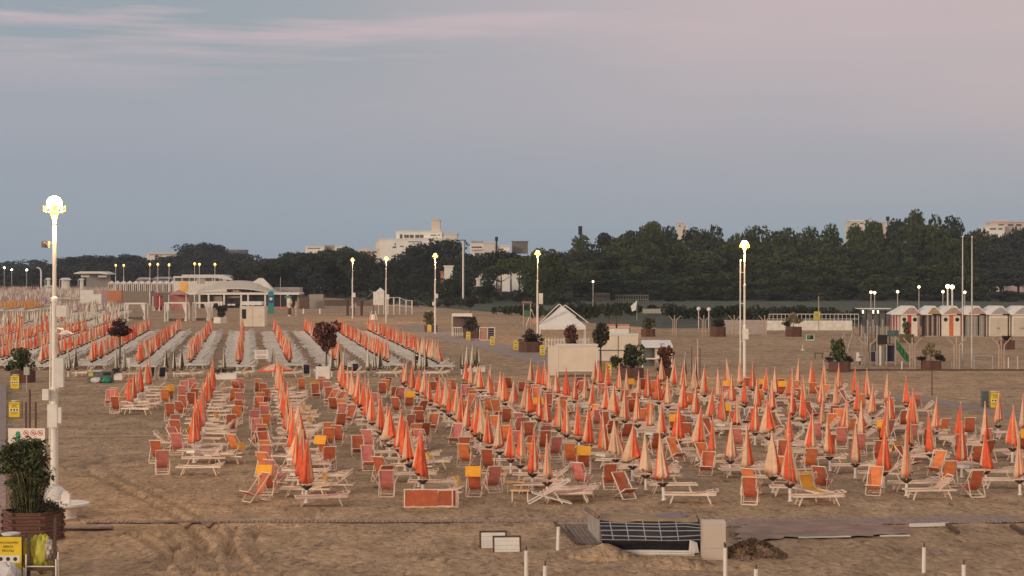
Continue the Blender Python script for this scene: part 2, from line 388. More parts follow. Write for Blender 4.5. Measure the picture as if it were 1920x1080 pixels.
# ================================================================ umbrellas
UH = 2.30
def canopy_mesh(seed, cols, slots, low=False, rb=.225, z0=.80, n=32, rows=9, fat=1.0):
    rs = random.Random(seed); b = MB(); z0 = z0 + rs.uniform(-.09, .07); rb *= rs.uniform(.78, 1.12) if seed % 5 else rs.uniform(1.25, 1.5)
    if low: n, rows = 12, 4
    tw = rs.uniform(-1.2, 1.2); ph = rs.uniform(0, 6.28); sq = rs.uniform(.08, .38)
    lx = rs.uniform(-.03, .03); ly = rs.uniform(-.03, .03)
    edges = []
    a = 0
    pans = []
    while a < n:
        wd_ = rs.choice([2, 4, 6, 8, 11]) if not low else rs.choice([2, 3, 4]); pans.append((a, min(n, a + wd_))); a += wd_
    pc = [0] * n
    for i, (p, q) in enumerate(pans):
        for k in range(p, q): pc[k] = cols[i % len(cols)]
    zt = UH - .04
    vs = []; fs = []; ms = []
    for j in range(rows + 1):
        t = j / rows; z = zt + (z0 - zt) * t
        r = fat * (.020 + (rb - .020) * (t ** 1.05))
        for i in range(n):
            th = 2 * math.pi * i / n
            f = 1 + (.22 * math.cos(8 * th + tw * t * 2 + ph) + sq * math.cos(2 * th + ph)) * min(1, t * 2.5)
            zz_ = z + ((.06 * math.cos(8 * th + ph) + sq * .35 * math.cos(th + ph)) if j == rows else 0)
            vs.append((math.cos(th + tw * t * .3) * r * f + lx * t, math.sin(th + tw * t * .3) * r * f + ly * t, zz_))
    for j in range(rows):
        for i in range(n):
            fs.append((j * n + i, (j + 1) * n + i, (j + 1) * n + (i + 1) % n, j * n + (i + 1) % n)); ms.append(pc[i])
    fs.append(tuple(range(n))); ms.append(cols[-1])
    fs.append(tuple(reversed([rows * n + i for i in range(n)]))); ms.append(cols[0])
    b.add(vs, fs, ms)
    return b
def make_umbrella(name, seed, mats, cols, tray, parts=True):
    can = canopy_mesh(seed, cols, mats)
    def shape_fin(mb, m): mb.lathe([(.012, UH - .05), (.03, UH - .02), (.03, UH + .02), (.008, UH + .05)], m, 8)
    def shape_pole(mb, m): mb.tube((0, 0, .4), (0, 0, 1.0), .022, .022, m)
    def shape_base(mb, m): mb.lathe([(.10, 0), (.085, .02), (.06, .06), (.055, .46)], m, 10)
    def shape_tray(mb, m):
        if tray == 'dish': mb.lathe([(.05, .44), (.07, .47), (.20, .575), (.205, .59), (.19, .59), (.05, .50)], m, 14)
        else: mb.box(-.28, .28, -.19, .19, .40, .50, m); mb.box(-.24, .24, -.15, .15, .502, .51, m)
    root = thing(name, '', 'umbrella')
    o = can.build('canopy', mats, root, smooth=True)
    for nm, fn, m in (('finial', shape_fin, UCR), ('pole', shape_pole, POLE), ('base', shape_base, WHITE), ('tray', shape_tray, TRAY if tray == 'dish' else WHITE)):
        mb = MB(); fn(mb, 0); mb.build(nm, m, root)
    return root
# ---------------------------------------------------------------- loungers (long axis = local x)
def lounger_shapes(kind):
    """returns list of (part name, [bars...]) as MB builders"""
    parts = []
    LL, W, Z = .93, .31, .34
    fr = MB()
    for s in (-1, 1): fr.bar((-LL, s * W, Z), (LL, s * W, Z), .035, .06)
    for x in (-LL + .03, LL - .03): fr.bar((x, -W, Z), (x, W, Z), .04, .04)
    fr.bar((.1, -W, Z - .03), (.1, W, Z - .03), .03)
    parts.append(('frame', fr, 'W'))
    for s in (-1, 1):
        for x, dx in ((-.58, -.14), (.60, .15)):
            l = MB(); l.bar((x, s * (W - .04), Z), (x + dx, s * (W - .02), 0), .05, .04); parts.append(('leg', l, 'W'))
    for x, dx in ((-.58, -.07), (.60, .07)): br = MB(); br.bar((x + dx, -W + .03, Z / 2), (x + dx, W - .03, Z / 2), .025); parts.append(('stretcher', br, 'W'))
    bed = MB(); x1 = .28
    n = 6
    for i in range(n):
        xa = -LL + .06 + (x1 + LL - .06) * i / n; xb = -LL + .06 + (x1 + LL - .06) * (i + 1) / n
        za = Z + .02 - .03 * math.sin(math.pi * i / n); zb = Z + .02 - .03 * math.sin(math.pi * (i + 1) / n)
        bed.add([(xa, -W + .03, za), (xb, -W + .03, zb), (xb, W - .03, zb), (xa, W - .03, za), (xa, -W + .03, za - .012), (xb, -W + .03, zb - .012), (xb, W - .03, zb - .012), (xa, W - .03, za - .012)], [(0, 1, 2, 3), (7, 6, 5, 4), (0, 4, 5, 1), (3, 2, 6, 7)])
    parts.append(('bed_fabric', bed, 'F'))
    ang = {'flat': 3, 'raised': 36, 'upright': 62, 'hooded': 12}[kind]
    bl = .66; c, s_ = math.cos(R(ang)), math.sin(R(ang))
    def bp(u, y, up=0): return (x1 + u * c - up * s_, y, Z + .025 + u * s_ + up * c)
    bk = MB()
    for s in (-1, 1): bk.bar(bp(0, s * (W - .03)), bp(bl, s * (W - .03)), .03, .035)
    bk.bar(bp(bl, -W + .03), bp(bl, W - .03), .03)
    if kind in ('raised', 'upright'):
        for s in (-1, 1): bk.bar(bp(bl * .6, s * (W - .05)), (x1 + .45, s * (W - .05), Z), .02)
    parts.append(('backrest_frame', bk, 'W'))
    bf = MB(); a, b_, cc, d = bp(.03, -W + .05, .01), bp(bl - .02, -W + .05, .01), bp(bl - .02, W - .05, .01), bp(.03, W - .05, .01)
    a2, b2, c2_, d2 = bp(.03, -W + .05, -.005), bp(bl - .02, -W + .05, -.005), bp(bl - .02, W - .05, -.005), bp(.03, W - .05, -.005)
    bf.add([a, b_, cc, d, a2, b2, c2_, d2], [(0, 1, 2, 3), (7, 6, 5, 4), (0, 4, 5, 1), (1, 5, 6, 2), (2, 6, 7, 3), (3, 7, 4, 0)])
    parts.append(('backrest_fabric', bf, 'F'))
    hd = MB()
    if kind == 'hooded':      # square sun hood standing over the head end
        hx = x1 + .30
        for s in (-1, 1): hd.bar((hx, s * W, Z), (hx + .22, s * W, Z + .5), .02)
        hd.box(-.16, .16, -W, W, -.012, .012, 1, Matrix.Translation((hx + .14, 0, Z + .42)) @ Matrix.Rotation(R(58), 4, 'Y'))
    else:                      # hood folded flat behind the head end
        e0 = bp(bl, -W, .02); 
        for s in (-1, 1): hd.bar(bp(bl * .45, s * W, .05), bp(bl + .07, s * W, .09), .022)
        hd.bar(bp(bl + .07, -W, .09), bp(bl + .07, W, .09), .03, .05)
        hd.bar(bp(bl * .8, -W, .09), bp(bl * .8, W, .09), .04, .03)
    parts.append(('sun_hood', hd, 'H'))
    return parts
def make_lounger(kind, fab, hood=None, frame=LWHITE):
    root = thing('sun_lounger', '', 'sun lounger')
    for nm, mb, c in lounger_shapes(kind):
        mm = {'W': frame, 'F': fab, 'H': [frame, hood or fab]}[c]; mb.build(nm, mm, root)
    return root
# ---------------------------------------------------------------- deckchairs (front = local +y, back towards -y)
def deckchair_shapes(lean=1.0, seat=True):
    W = .27; parts = []
    At = (-.46 * lean, 1.02 if lean <= 1 else .92); Af = (.40, .03); Bt = (.52, .42); Bf = (-.40, .03)
    a = MB()
    for s in (-1, 1): a.bar((s * W, At[0], At[1]), (s * W, Af[0], Af[1]), .03, .045)
    a.bar((-W, At[0], At[1]), (W, At[0], At[1]), .03); a.bar((-W, Af[0], Af[1]), (W, Af[0], Af[1]), .03)
    parts.append(('back_frame', a, 'W'))
    b = MB()
    for s in (-1, 1): b.bar((s * (W - .035), Bt[0], Bt[1]), (s * (W - .035), Bf[0], Bf[1]), .03, .045)
    b.bar((-W, Bt[0], Bt[1]), (W, Bt[0], Bt[1]), .03); b.bar((-W, Bf[0], Bf[1]), (W, Bf[0], Bf[1]), .035)
    b.bar((-W, Bf[0] + .08, Bf[1] + .09), (W, Bf[0] + .08, Bf[1] + .09), .02)
    parts.append(('seat_frame', b, 'W'))
    p = MB()
    for s in (-1, 1): p.bar((s * (W + .02), -.20 * lean, .66), (s * (W + .02), -.46, .02), .025)
    p.bar((-W, -.46, .02), (W, -.46, .02), .03)
    parts.append(('prop', p, 'W'))
    sl_ = MB(); P0, P1, P2, P3 = Vector((0, At[0] + .01, At[1] - .01)), Vector((0, -.14, .10)), Vector((0, .12, .12)), Vector((0, Bt[0], Bt[1]))
    n = 9; w_ = W - .05; prev = None
    for i in range(n + 1):
        t = i / n; q = P0 * (1 - t) ** 3 + P1 * 3 * t * (1 - t) ** 2 + P2 * 3 * t * t * (1 - t) + P3 * t ** 3
        if prev is not None:
            sl_.add([(-w_, prev.y, prev.z), (w_, prev.y, prev.z), (w_, q.y, q.z), (-w_, q.y, q.z), (-w_, prev.y - .006, prev.z - .01), (w_, prev.y - .006, prev.z - .01), (w_, q.y - .006, q.z - .01), (-w_, q.y - .006, q.z - .01)],
                    [(0, 1, 2, 3), (7, 6, 5, 4), (0, 3, 7, 4), (1, 5, 6, 2)])
        prev = q
    parts.append(('sling', sl_, 'F'))
    return parts
def make_deckchair(fab, lean=1.0, hood=None):
    root = thing('deckchair', '', 'deckchair')
    for nm, mb, c in deckchair_shapes(lean): mb.build(nm, {'W': LWHITE, 'F': fab}[c], root)
    if hood:
        h = MB(); h.box(-.29, .29, -.20, .20, -.012, .012, 0, Matrix.Translation((0, -.56, .98)) @ Matrix.Rotation(R(74), 4, 'X'))
        for s in (-1, 1): h.bar((s * .28, -.40, .80), (s * .28, -.50, 1.17), .02, m=1)
        h.build('sun_hood', [hood, LWHITE], root)
    return root
def merged(parts_list, mats):
    """join part builders into one MB with slot map"""
    b = MB()
    for mb, sm in parts_list: b.add(mb.v, mb.f, [sm[i] for i in mb.m])
    return b
def low_lounger(slotW, slotF, raised=False):
    b = MB(); Z = .34; W = .31
    for s in (-1, 1):
        b.bar((-.93, s * W, Z), (.93, s * W, Z), .05, .07, slotW)
        for x, dx in ((-.58, -.14), (.60, .15)): b.bar((x, s * .28, Z), (x + dx, s * .28, 0), .05, .05, slotW)
    b.box(-.9, .3, -.28, .28, Z, Z + .02, slotF)
    if raised:
        b.quad((.3, -.28, Z), (.85, -.28, Z + .38), (.85, .28, Z + .38), (.3, .28, Z), slotF)
        for s in (-1, 1): b.bar((.3, s * .29, Z), (.88, s * .29, Z + .4), .045, m=slotW)
        b.bar((.88, -.29, Z + .4), (.88, .29, Z + .4), .045, m=slotW)
    else:
        b.box(.3, .9, -.28, .28, Z + .02, Z + .05, slotF); b.bar((.7, -.3, Z + .1), (.7, .3, Z + .1), .06, m=slotW); b.bar((.95, -.3, Z + .06), (.95, .3, Z + .06), .06, m=slotW)
    return b
def low_umbrella(seed, slots, sp, sb, st, rb=.2):
    b = canopy_mesh(seed, slots, None, low=True, rb=rb)
    b.tube((0, 0, .45), (0, 0, .75), .022, m=sp, n=5); b.lathe([(.09, 0), (.06, .05), (.055, .46)], sb, 6); b.lathe([(.05, .44), (.2, .575), (.2, .59)], st, 8)
    return b
# prototypes ----------------------------------------------------------------
UM = [make_umbrella('beach_umbrella', s, [RED, UCR], c, 'dish') for s, c in
      ((11, [0, 1]), (12, [0, 1]), (13, [0, 1, 0, 0]), (14, [1, 0]), (15, [1, 1, 0]), (16, [0, 0, 1]), (17, [0, 1]), (18, [1, 0]), (19, [0, 1]), (40, [1, 1, 0]), (41, [0, 1]), (42, [1, 0]))]
UMB = [make_umbrella('beach_umbrella', s, [RED, UCR], c, 'box') for s, c in ((21, [0, 1]), (22, [1, 0]))]
USTR = [make_umbrella('beach_umbrella', s, [UBR, UGY], c, 'dish') for s, c in ((31, [0, 1]), (32, [1, 0]))]
LGP = {}
for kd in ('flat', 'raised', 'upright', 'hooded'):
    for fn, fb in (('beige', FABC), ('rose', FABP), ('orange', FABY)):
        if kd in ('upright',) and fn != 'orange': continue
        if kd in ('flat', 'hooded') and fn == 'orange': continue
        LGP[(kd, fn)] = make_lounger(kd, fb, FABY if kd == 'hooded' else None)
LGP[('flat', 'rust')] = make_lounger('flat', FABR)
LGP[('flat', 'ecru')] = make_lounger('flat', UGY)
LGP[('raised', 'ecru')] = make_lounger('raised', UGY)
DCP = {'rust': make_deckchair(FABR), 'rose': make_deckchair(FABK), 'coral': make_deckchair(FABO), 'rust reclined': make_deckchair(FABR, 1.25),
       'navy': make_deckchair(NAVY), 'hooded': make_deckchair(FABR, 1.0, FABY)}
PROTOS = UM + UMB + USTR + list(LGP.values()) + list(DCP.values())
ORD = 'zeroth first second third fourth fifth sixth seventh eighth ninth tenth eleventh twelfth thirteenth fourteenth fifteenth sixteenth seventeenth eighteenth nineteenth twentieth twenty-first twenty-second twenty-third twenty-fourth twenty-fifth twenty-sixth twenty-seventh twenty-eighth twenty-ninth thirtieth thirty-first thirty-second thirty-third thirty-fourth thirty-fifth thirty-sixth thirty-seventh thirty-eighth thirty-ninth fortieth'.split()
def place(proto, x, y, rz, label, group, tilt=(0, 0), s=1.0, z=0):
    o = copy_tree(proto); o.location = (x, y, z); o.rotation_euler = (tilt[0], tilt[1], rz); o['label'] = label; o['group'] = group
    o.scale = (s, s, s)
    return o
def colx(u, Y): return -497 / F * Y + u
VR = math.atan(497 / F)
# near block ----------------------------------------------------------------
NEAR = [(-6.9, 101.6, 1, 'seven'), (-2.4, 75.0, 1, ''), (2.1, 61.6, 1, ''), (6.6, 63.6, 1, ''), (11.0, 62.9, 1, ''), (15.4, 62.7, 1, ''),
        (19.9, 62.1, 1, ''), (24.6, 63.6, 1, ''), (29.1, 64.2, 1, ''), (33.6, 75.1, 1, ''), (38.1, 84.0, 1, '')]
YB = 121.5
GU, GL, GD = 'closed umbrellas in the near block', 'sun loungers in the near block', 'deckchairs in the near block'
for ci, (u, y0, _, __) in enumerate(NEAR):
    cn = ORD[ci + 1]; j = 0; Y = y0
    while Y < YB:
        j += 1
        if ci == 10 and 87.5 < Y < 99: Y += 2.75; continue
        if ci == 10 and Y >= 99: u = 38.7
        x = colx(u, Y) + ru(-.12, .12); y = Y + ru(-.22, .22)
        un = f'{ORD[j]} from the front in {cn} near column'
        pr = random.choice(UM)
        bx = (ci == 0) or (ci in (1, 2) and rnd() < .7) or rnd() < .08
        if bx: pr = random.choice(UMB)
        place(pr, x, y, ru(0, 6.28), f'closed red and cream umbrella, {un} from left', GU, (R(random.gauss(0, 1.8)), R(random.gauss(0, 2.2))), ru(.92, 1.08))
        # lounger lying across, in front of the pole
        q = rnd(); k = ('flat', 'beige') if q < .5 else ('flat', 'rose') if q < .72 else ('raised', 'beige') if q < .86 else ('raised', 'rose') if q < .9 else ('hooded', 'rose') if q < .94 else ('raised', 'orange')
        if ci <= 2 and q > .9: k = ('hooded', 'beige')
        dx = ru(.15, .85) + (.2 if ci > 4 else 0); lx, ly = x + dx, y - ru(.75, 1.0)
        word = {'flat': 'flat', 'raised': 'half raised', 'hooded': 'orange hooded'}[k[0]]
        fab = {'beige': 'beige', 'rose': 'rose', 'orange': 'orange'}[k[1]]
        lab = f'{word} {fab} lounger by umbrella {un}'
        if k[0] == 'hooded': lab = f'orange hooded lounger by umbrella {un}'
        place(LGP[k], lx, ly, R(random.gauss(0, 7)) + (math.pi if rnd() < .3 else 0), lab, GL)
        if rnd() < .45:
            k2 = random.choice([('flat', 'beige'), ('flat', 'rose'), ('raised', 'beige'), ('flat', 'beige')])
            place(LGP[k2], x + ru(.5, 1.0), y + ru(.4, .65), R(ru(-9, 9)), f'second lounger, {k2[1]}, behind umbrella {un}', GL)
        # deckchair on the left, seen from behind
        q = rnd(); dk = 'rust' if q < .34 else 'rose' if q < .60 else 'coral' if q < .82 else 'rust reclined' if q < .96 else 'hooded'
        if rnd() < .84:
            dxx = -ru(.85, 1.6) if rnd() < .85 else -ru(1.5, 2.1); rz = R(random.gauss(0, 17)) if rnd() < .74 else R(ru(130, 230))
            place(DCP[dk], x + dxx, y - ru(-.5, .75), rz, f'{dk.replace("rust reclined", "reclined rust").replace("hooded", "orange hooded")} deckchair left of umbrella {un}', GD)
        if rnd() < (.28 if ci < 10 else .1):
            k3 = random.choice(['hooded', 'rust', 'coral', 'rose', 'rose', 'coral'])
            place(DCP[k3], x + ru(1.3, 2.0), y + ru(-.3, .6), R(ru(-30, 30)), f'{k3.replace("hooded", "orange hooded")} deckchair right of umbrella {un}', GD)
        Y += 2.75
# single pieces the photo singles out
def at(proto, px, py, rz, label, group, tilt=(0, 0), z=0, s=1):
    p = G(px, py); return place(proto, p.x, p.y, rz, label, group, tilt, s, z)
at(LGP[('flat', 'rust')], 806, 948, R(2), 'rust lounger tipped on its side with its bed facing out, front of fourth column', GL, (R(88), 0), .30)
at(DCP['rose'], 304, 888, R(14), 'rose deckchair at the near left end of all the furniture', GD)
at(LGP[('flat', 'beige')], 374, 890, R(0), 'beige lounger at the very front of the second near column', GL)
at(LGP[('raised', 'beige')], 322, 842, R(180), 'half raised beige lounger jutting left of the second near column', GL)
at(LGP[('hooded', 'beige')], 425, 868, R(-20), 'tent hooded orange lounger at the right front of second near column', GL)
at(LGP[('raised', 'rose')], 520, 868, R(160), 'rose lounger with raised back at left front of third near column', GL)
at(LGP[('upright', 'orange')], 1524, 936, R(112), 'bright orange lounger with upright back beside the front of seventh column', GL)
at(LGP[('flat', 'rose')], 1065, 938, R(-3), 'rose lounger just right of the crossed legs at fifth column front', GL)
at(DCP['coral'], 1322, 876, R(200), 'coral deckchair reclined alone right of the sixth near column', GD)
at(DCP['rust reclined'], 452, 778, R(-10), 'lone rust deckchair standing between second and third near columns', GD)
at(DCP['navy'], 575, 706, R(5), 'navy deckchair beside the white box behind the third near column', GD)
at(DCP['navy'], 668, 704, R(-5), 'navy deckchair right of the white box behind the fourth near column', GD)
at(DCP['navy'], 782, 688, R(-5), 'navy deckchair by striped umbrellas behind the fifth near column', GD)
at(DCP['navy'], 282, 712, R(25), 'left navy deckchair of the pair behind the first near column', GD)
at(DCP['navy'], 303, 712, R(25), 'right navy deckchair of the pair behind the first near column', GD)
# collapsed crossed lounger frame
mb = MB()
for s in (-1, 1):
    y = s * .3
    mb.bar((-.75, y, .03), (.72, y, .86), .05, .04); mb.bar((-.62, y, .42), (.78, y, .02), .05, .04); mb.bar((.15, y, .45), (.45, y, .02), .04)
mb.bar((.72, -.3, .86), (.72, .3, .86), .04); mb.bar((-.75, -.3, .03), (-.75, .3, .03), .04); mb.bar((-.62, -.3, .42), (-.62, .3, .42), .04); mb.bar((.78, -.3, .02), (.78, .3, .02), .04)
p = G(1030, 944); rt = thing('folded_lounger', 'bare white crossed lounger frame collapsed at the front of the fifth near column', 'sun lounger', (p.x, p.y, 0), R(4))
mb.build('frame', WHITE, rt)
b2 = MB(); b2.quad((-.3, -.27, .3), (.4, -.27, .68), (.4, .27, .68), (-.3, .27, .3)); b2.quad((-.3, .27, .29), (.4, .27, .67), (.4, -.27, .67), (-.3, -.27, .29)); b2.build('fabric', FABC, rt)
# orange footstool-like seats at left of fifth column
def make_stool():
    r_ = thing('folding_seat', '', 'stool')
    a = MB(); a.box(-.36, .36, -.22, .22, .40, .43); a.build('seat', FABY, r_)
    for sx in (-1, 1):
        for sy in (-1, 1):
            l = MB(); l.bar((sx * .28, sy * .18, .40), (sx * .28, sy * .2, 0), .03); l.build('leg', LWHITE, r_)
    e = MB(); e.bar((-.36, -.23, .41), (.36, -.23, .41), .03); e.bar((-.36, .23, .41), (.36, .23, .41), .03); e.build('rim', LWHITE, r_)
    return r_
ST = make_stool(); PROTOS.append(ST)
for px, py, lb in ((932, 908, 'orange folding seat farthest left of the fifth near column'), (966, 924, 'orange folding seat in the middle of the three by the fifth column'), (975, 940, 'orange folding seat nearest the camera by the fifth column')):
    at(ST, px, py, R(-3), lb, 'orange folding seats')

# far block -----------------------------------------------------------------
FARC = [(-.6 + 4.3 * i) for i in range(-10, 5)]
ITEMS = []
vis = [u for u in FARC]
n_near_u = sum(1 for o in col.objects if o.name.startswith('beach_umbrella') and o.get('group') == GU)
cands = []
for ci, u in enumerate(FARC):
    y = 147.5 + (2 if ci % 2 else 0); j = 0
    while y < 236:
        x = colx(u, y); 
        if x > PX(-25, y): j += 1; cands.append((y, ci, j, x + ru(-.1, .1)))
        y += 2.3
cands.sort()
NU = 300 - n_near_u - 22
far_low_u = []; far_low_l = []
firstvis = min(c[1] for c in cands); cname = {}
for (y, ci, j, x) in cands: cname.setdefault(ci, ci - firstvis + 1)
lab_cnt = {}
nl = 0
n_near_l = sum(1 for o in col.objects if o.name.startswith('sun_lounger') and o.get('group') == GL)
NL = 300 - n_near_l - 26
LOWL = {}
def lowl_mesh(raised):
    if raised not in LOWL: LOWL[raised] = low_lounger(0, 1, raised).mesh('sun_lounger', [OFFW, mat('bed_mesh_grey', (.50, .47, .40), .85, .2, 2)])
    return LOWL[raised]
GFU, GFL = 'closed umbrellas in the far block', 'pale sun loungers in the far block'
for idx, (y, ci, j, x) in enumerate(cands):
    un = f'{ORD[j]} from the front in {ORD[cname[ci]]} far column'
    if idx < NU:
        o = place(random.choice(UM), x, y + ru(-.15, .15), ru(0, 6.28), f'closed red and cream umbrella, {un} from left', GFU, (R(ru(-1.5, 1.5)), R(ru(-1.5, 1.5))), ru(1.0, 1.1))
    else: far_low_u.append((x, y, ru(0, 6.28), random.randrange(4)))
    spots = []
    for dy in (-.6, .55):
        spots.append((x + (.62 if dy < 0 else .55) + ru(-.16, .16), y + dy, 0, 'right')); 
        if dy < 0: spots.append((x - .62 + ru(-.2, .2), y + dy + ru(-.3, .3), math.pi, 'left'))
    for si, (lx, ly, rz, side) in enumerate(spots):
        if nl < NL:
            nl += 1
            nm = {0: 'front pale lounger right of', 1: 'pale lounger left of', 2: 'rear pale lounger right of'}[si]
            o = bpy.data.objects.new('sun_lounger', lowl_mesh(rnd() < .25)); col.objects.link(o); o.location = (lx, ly, 0); o.rotation_euler[2] = rz + R(ru(-6, 6))
            tag(o, f'{nm} umbrella {un}', 'sun lounger', GFL)
        else: far_low_l.append((lx, ly, rz + R(ru(-6, 6)), rnd() < .25))
def scatter(name, items, protos, mats, label, cat):
    """joins transformed copies of proto builders (list of MB) into one mesh with numpy"""
    pv = [np.array(p.v) for p in protos]
    V = []; FA = []; MM = []; base = 0
    for it in items:
        x, y, rz, k = it[:4]; s = it[4] if len(it) > 4 else 1.0
        c, s_ = math.cos(rz), math.sin(rz); v = pv[int(k)]
        V.append(np.stack([(v[:, 0] * c - v[:, 1] * s_) * s + x, (v[:, 0] * s_ + v[:, 1] * c) * s + y, v[:, 2] * s], -1))
        FA += [tuple(i + base for i in f) for f in protos[int(k)].f]; MM += protos[int(k)].m; base += len(v)
    me = bpy.data.meshes.new(name); me.from_pydata(np.concatenate(V).tolist(), [], FA)
    for m in mats: me.materials.append(m)
    me.polygons.foreach_set('material_index', MM); me.update()
    o = bpy.data.objects.new(name, me); col.objects.link(o)
    return tag(o, label, cat, kind='stuff')
for k in range(2): pass
# beyond: the next bathing establishments, further along the beach
UMATS = [RED, UCR, POLE, WHITE, TRAY, UGY, UBR, UOR, UPK, UMV]
ups = [low_umbrella(s, c, 2, 3, 4) for s, c in ((1, [0, 1]), (2, [0, 0, 1]), (3, [1, 0]), (4, [0, 1, 1]))]
ups += [low_umbrella(5, [5, 6], 2, 3, 4), low_umbrella(6, [5, 5], 2, 3, 4), low_umbrella(7, [7, 7], 2, 3, 4), low_umbrella(8, [8, 1], 2, 3, 4), low_umbrella(9, [9, 9], 2, 3, 4, .25), low_umbrella(10, [8, 9], 2, 3, 4)]
def block(y0, y1, pxa, pxb, ks, du=4.3, dy=2.75, lst=None, lounge=True, s=1.0):
    us = [-.6 + du * i for i in range(-60, 4)]
    for u in us:
        y = y0 + ru(0, 1)
        while y < y1:
            x = colx(u, y); px = 960 + x * F / y
            if pxa < px < pxb:
                far_low_u.append((x + ru(-.1, .1), y, ru(0, 6.28), random.choice(ks), s))
                if lounge: far_low_l.append((x + 1.2, y + ru(-.3, .3), R(ru(-6, 6)), rnd() < .4)); 
                if lounge and rnd() < .6: far_low_l.append((x - 1.2, y + ru(-.3, .3), math.pi + R(ru(-6, 6)), rnd() < .4))
            y += dy
block(246, 300, -30, 225, [4, 5, 5, 4, 1], dy=2.9)
block(368, 420, -30, 80, [6], dy=2.3)
block(320, 400, 100, 232, [5, 4, 9], dy=3.6)
block(440, 520, -20, 100, [9, 8, 5, 9], dy=4)
block(540, 700, -20, 110, [7, 8, 9, 5, 4], dy=4)
block(540, 860, 90, 215, [5, 8, 9, 5, 4, 7], dy=5, du=5)
block(700, 1100, -20, 110, [9, 5, 9, 7, 4], dy=7, du=6, lounge=False)
LMATS = [OFFW, mat('bed_mesh_grey', (.50, .47, .40), .85, .2, 2)]
scatter('distant_umbrellas', far_low_u, ups, UMATS, 'dense rows of closed umbrellas running off along the beach far left', 'umbrellas')
lps = [low_lounger(0, 1, False), low_lounger(0, 1, True)]
scatter('distant_loungers', [(a, b, c, 1 if d else 0) for a, b, c, d in far_low_l], lps, LMATS, 'pale loungers lined up under the distant umbrella rows', 'sun loungers')
# striped brown and cream umbrellas heading each far column
SG = 'striped brown and cream umbrellas at the head of the far block'
for gi, (px, py, n_) in enumerate(((133, 706, 2), (224, 708, 2), (322, 708, 3), (420, 706, 1), (512, 706, 1), (632, 706, 3), (700, 706, 3), (786, 706, 3), (880, 702, 4))):
    p = G(px, py)
    for q in range(n_):
        place(random.choice(USTR), p.x + (q - (n_ - 1) / 2) * .42, p.y + q * .9, ru(0, 6), f'{["near", "next", "further", "farthest"][q]} brown striped umbrella in {ORD[gi+1]} striped cluster from left', SG, (0, R(ru(-2, 2))))
    if gi < 8:
        for q in range(2):
            place(LGP[('flat', 'ecru')] if q else LGP[('raised', 'ecru')], p.x + 1.2 + q * .3, p.y - .6 + q * 1.2, R(ru(-8, 8)), f'{["near", "rear"][q]} pale lounger beside {ORD[gi+1]} striped umbrella cluster from left', GL)
for px, py, lb in ((1302, 742, 'brown striped umbrella right of the burgundy shrub behind the stall'), (1282, 730, 'brown striped umbrella leaning by the small stall near the burgundy shrub')):
    at(USTR[0], px, py - 12, 1, lb, SG, (0, R(6)))
# open parasol
p = G(518, 735); rt = thing('open_parasol', 'open red and cream parasol at the back of the third near column', 'umbrella', (p.x, p.y, 0))
mb = MB(); n = 16; pr_ = [(.02, 2.02), (.45, 1.93), (.9, 1.76), (1.18, 1.60), (1.17, 1.48)]
vs = [(r * math.cos(2 * math.pi * i / n), r * math.sin(2 * math.pi * i / n), z - (.03 if i % 2 else 0)) for r, z in pr_ for i in range(n)]
fs = []; mm = []
for j in range(len(pr_) - 1):
    for i in range(n): fs.append((j * n + i, (j + 1) * n + i, (j + 1) * n + (i + 1) % n, j * n + (i + 1) % n)); mm.append((i // 2) % 2 if j < 3 else 0)
mb.add(vs, fs, mm); mb.build('canopy', [RED, UCR], rt)
mb = MB(); mb.tube((0, 0, .3), (0, 0, 2.1), .022); mb.build('pole', POLE, rt)
mb = MB(); mb.lathe([(.1, 0), (.06, .05), (.055, .46)]); mb.build('base', WHITE, rt)
mb = MB(); 
for i in range(8): a = math.pi * i / 4; mb.bar((0, 0, 1.55), (.8 * math.cos(a), .8 * math.sin(a), 1.76), .012)
mb.build('ribs', POLE, rt)
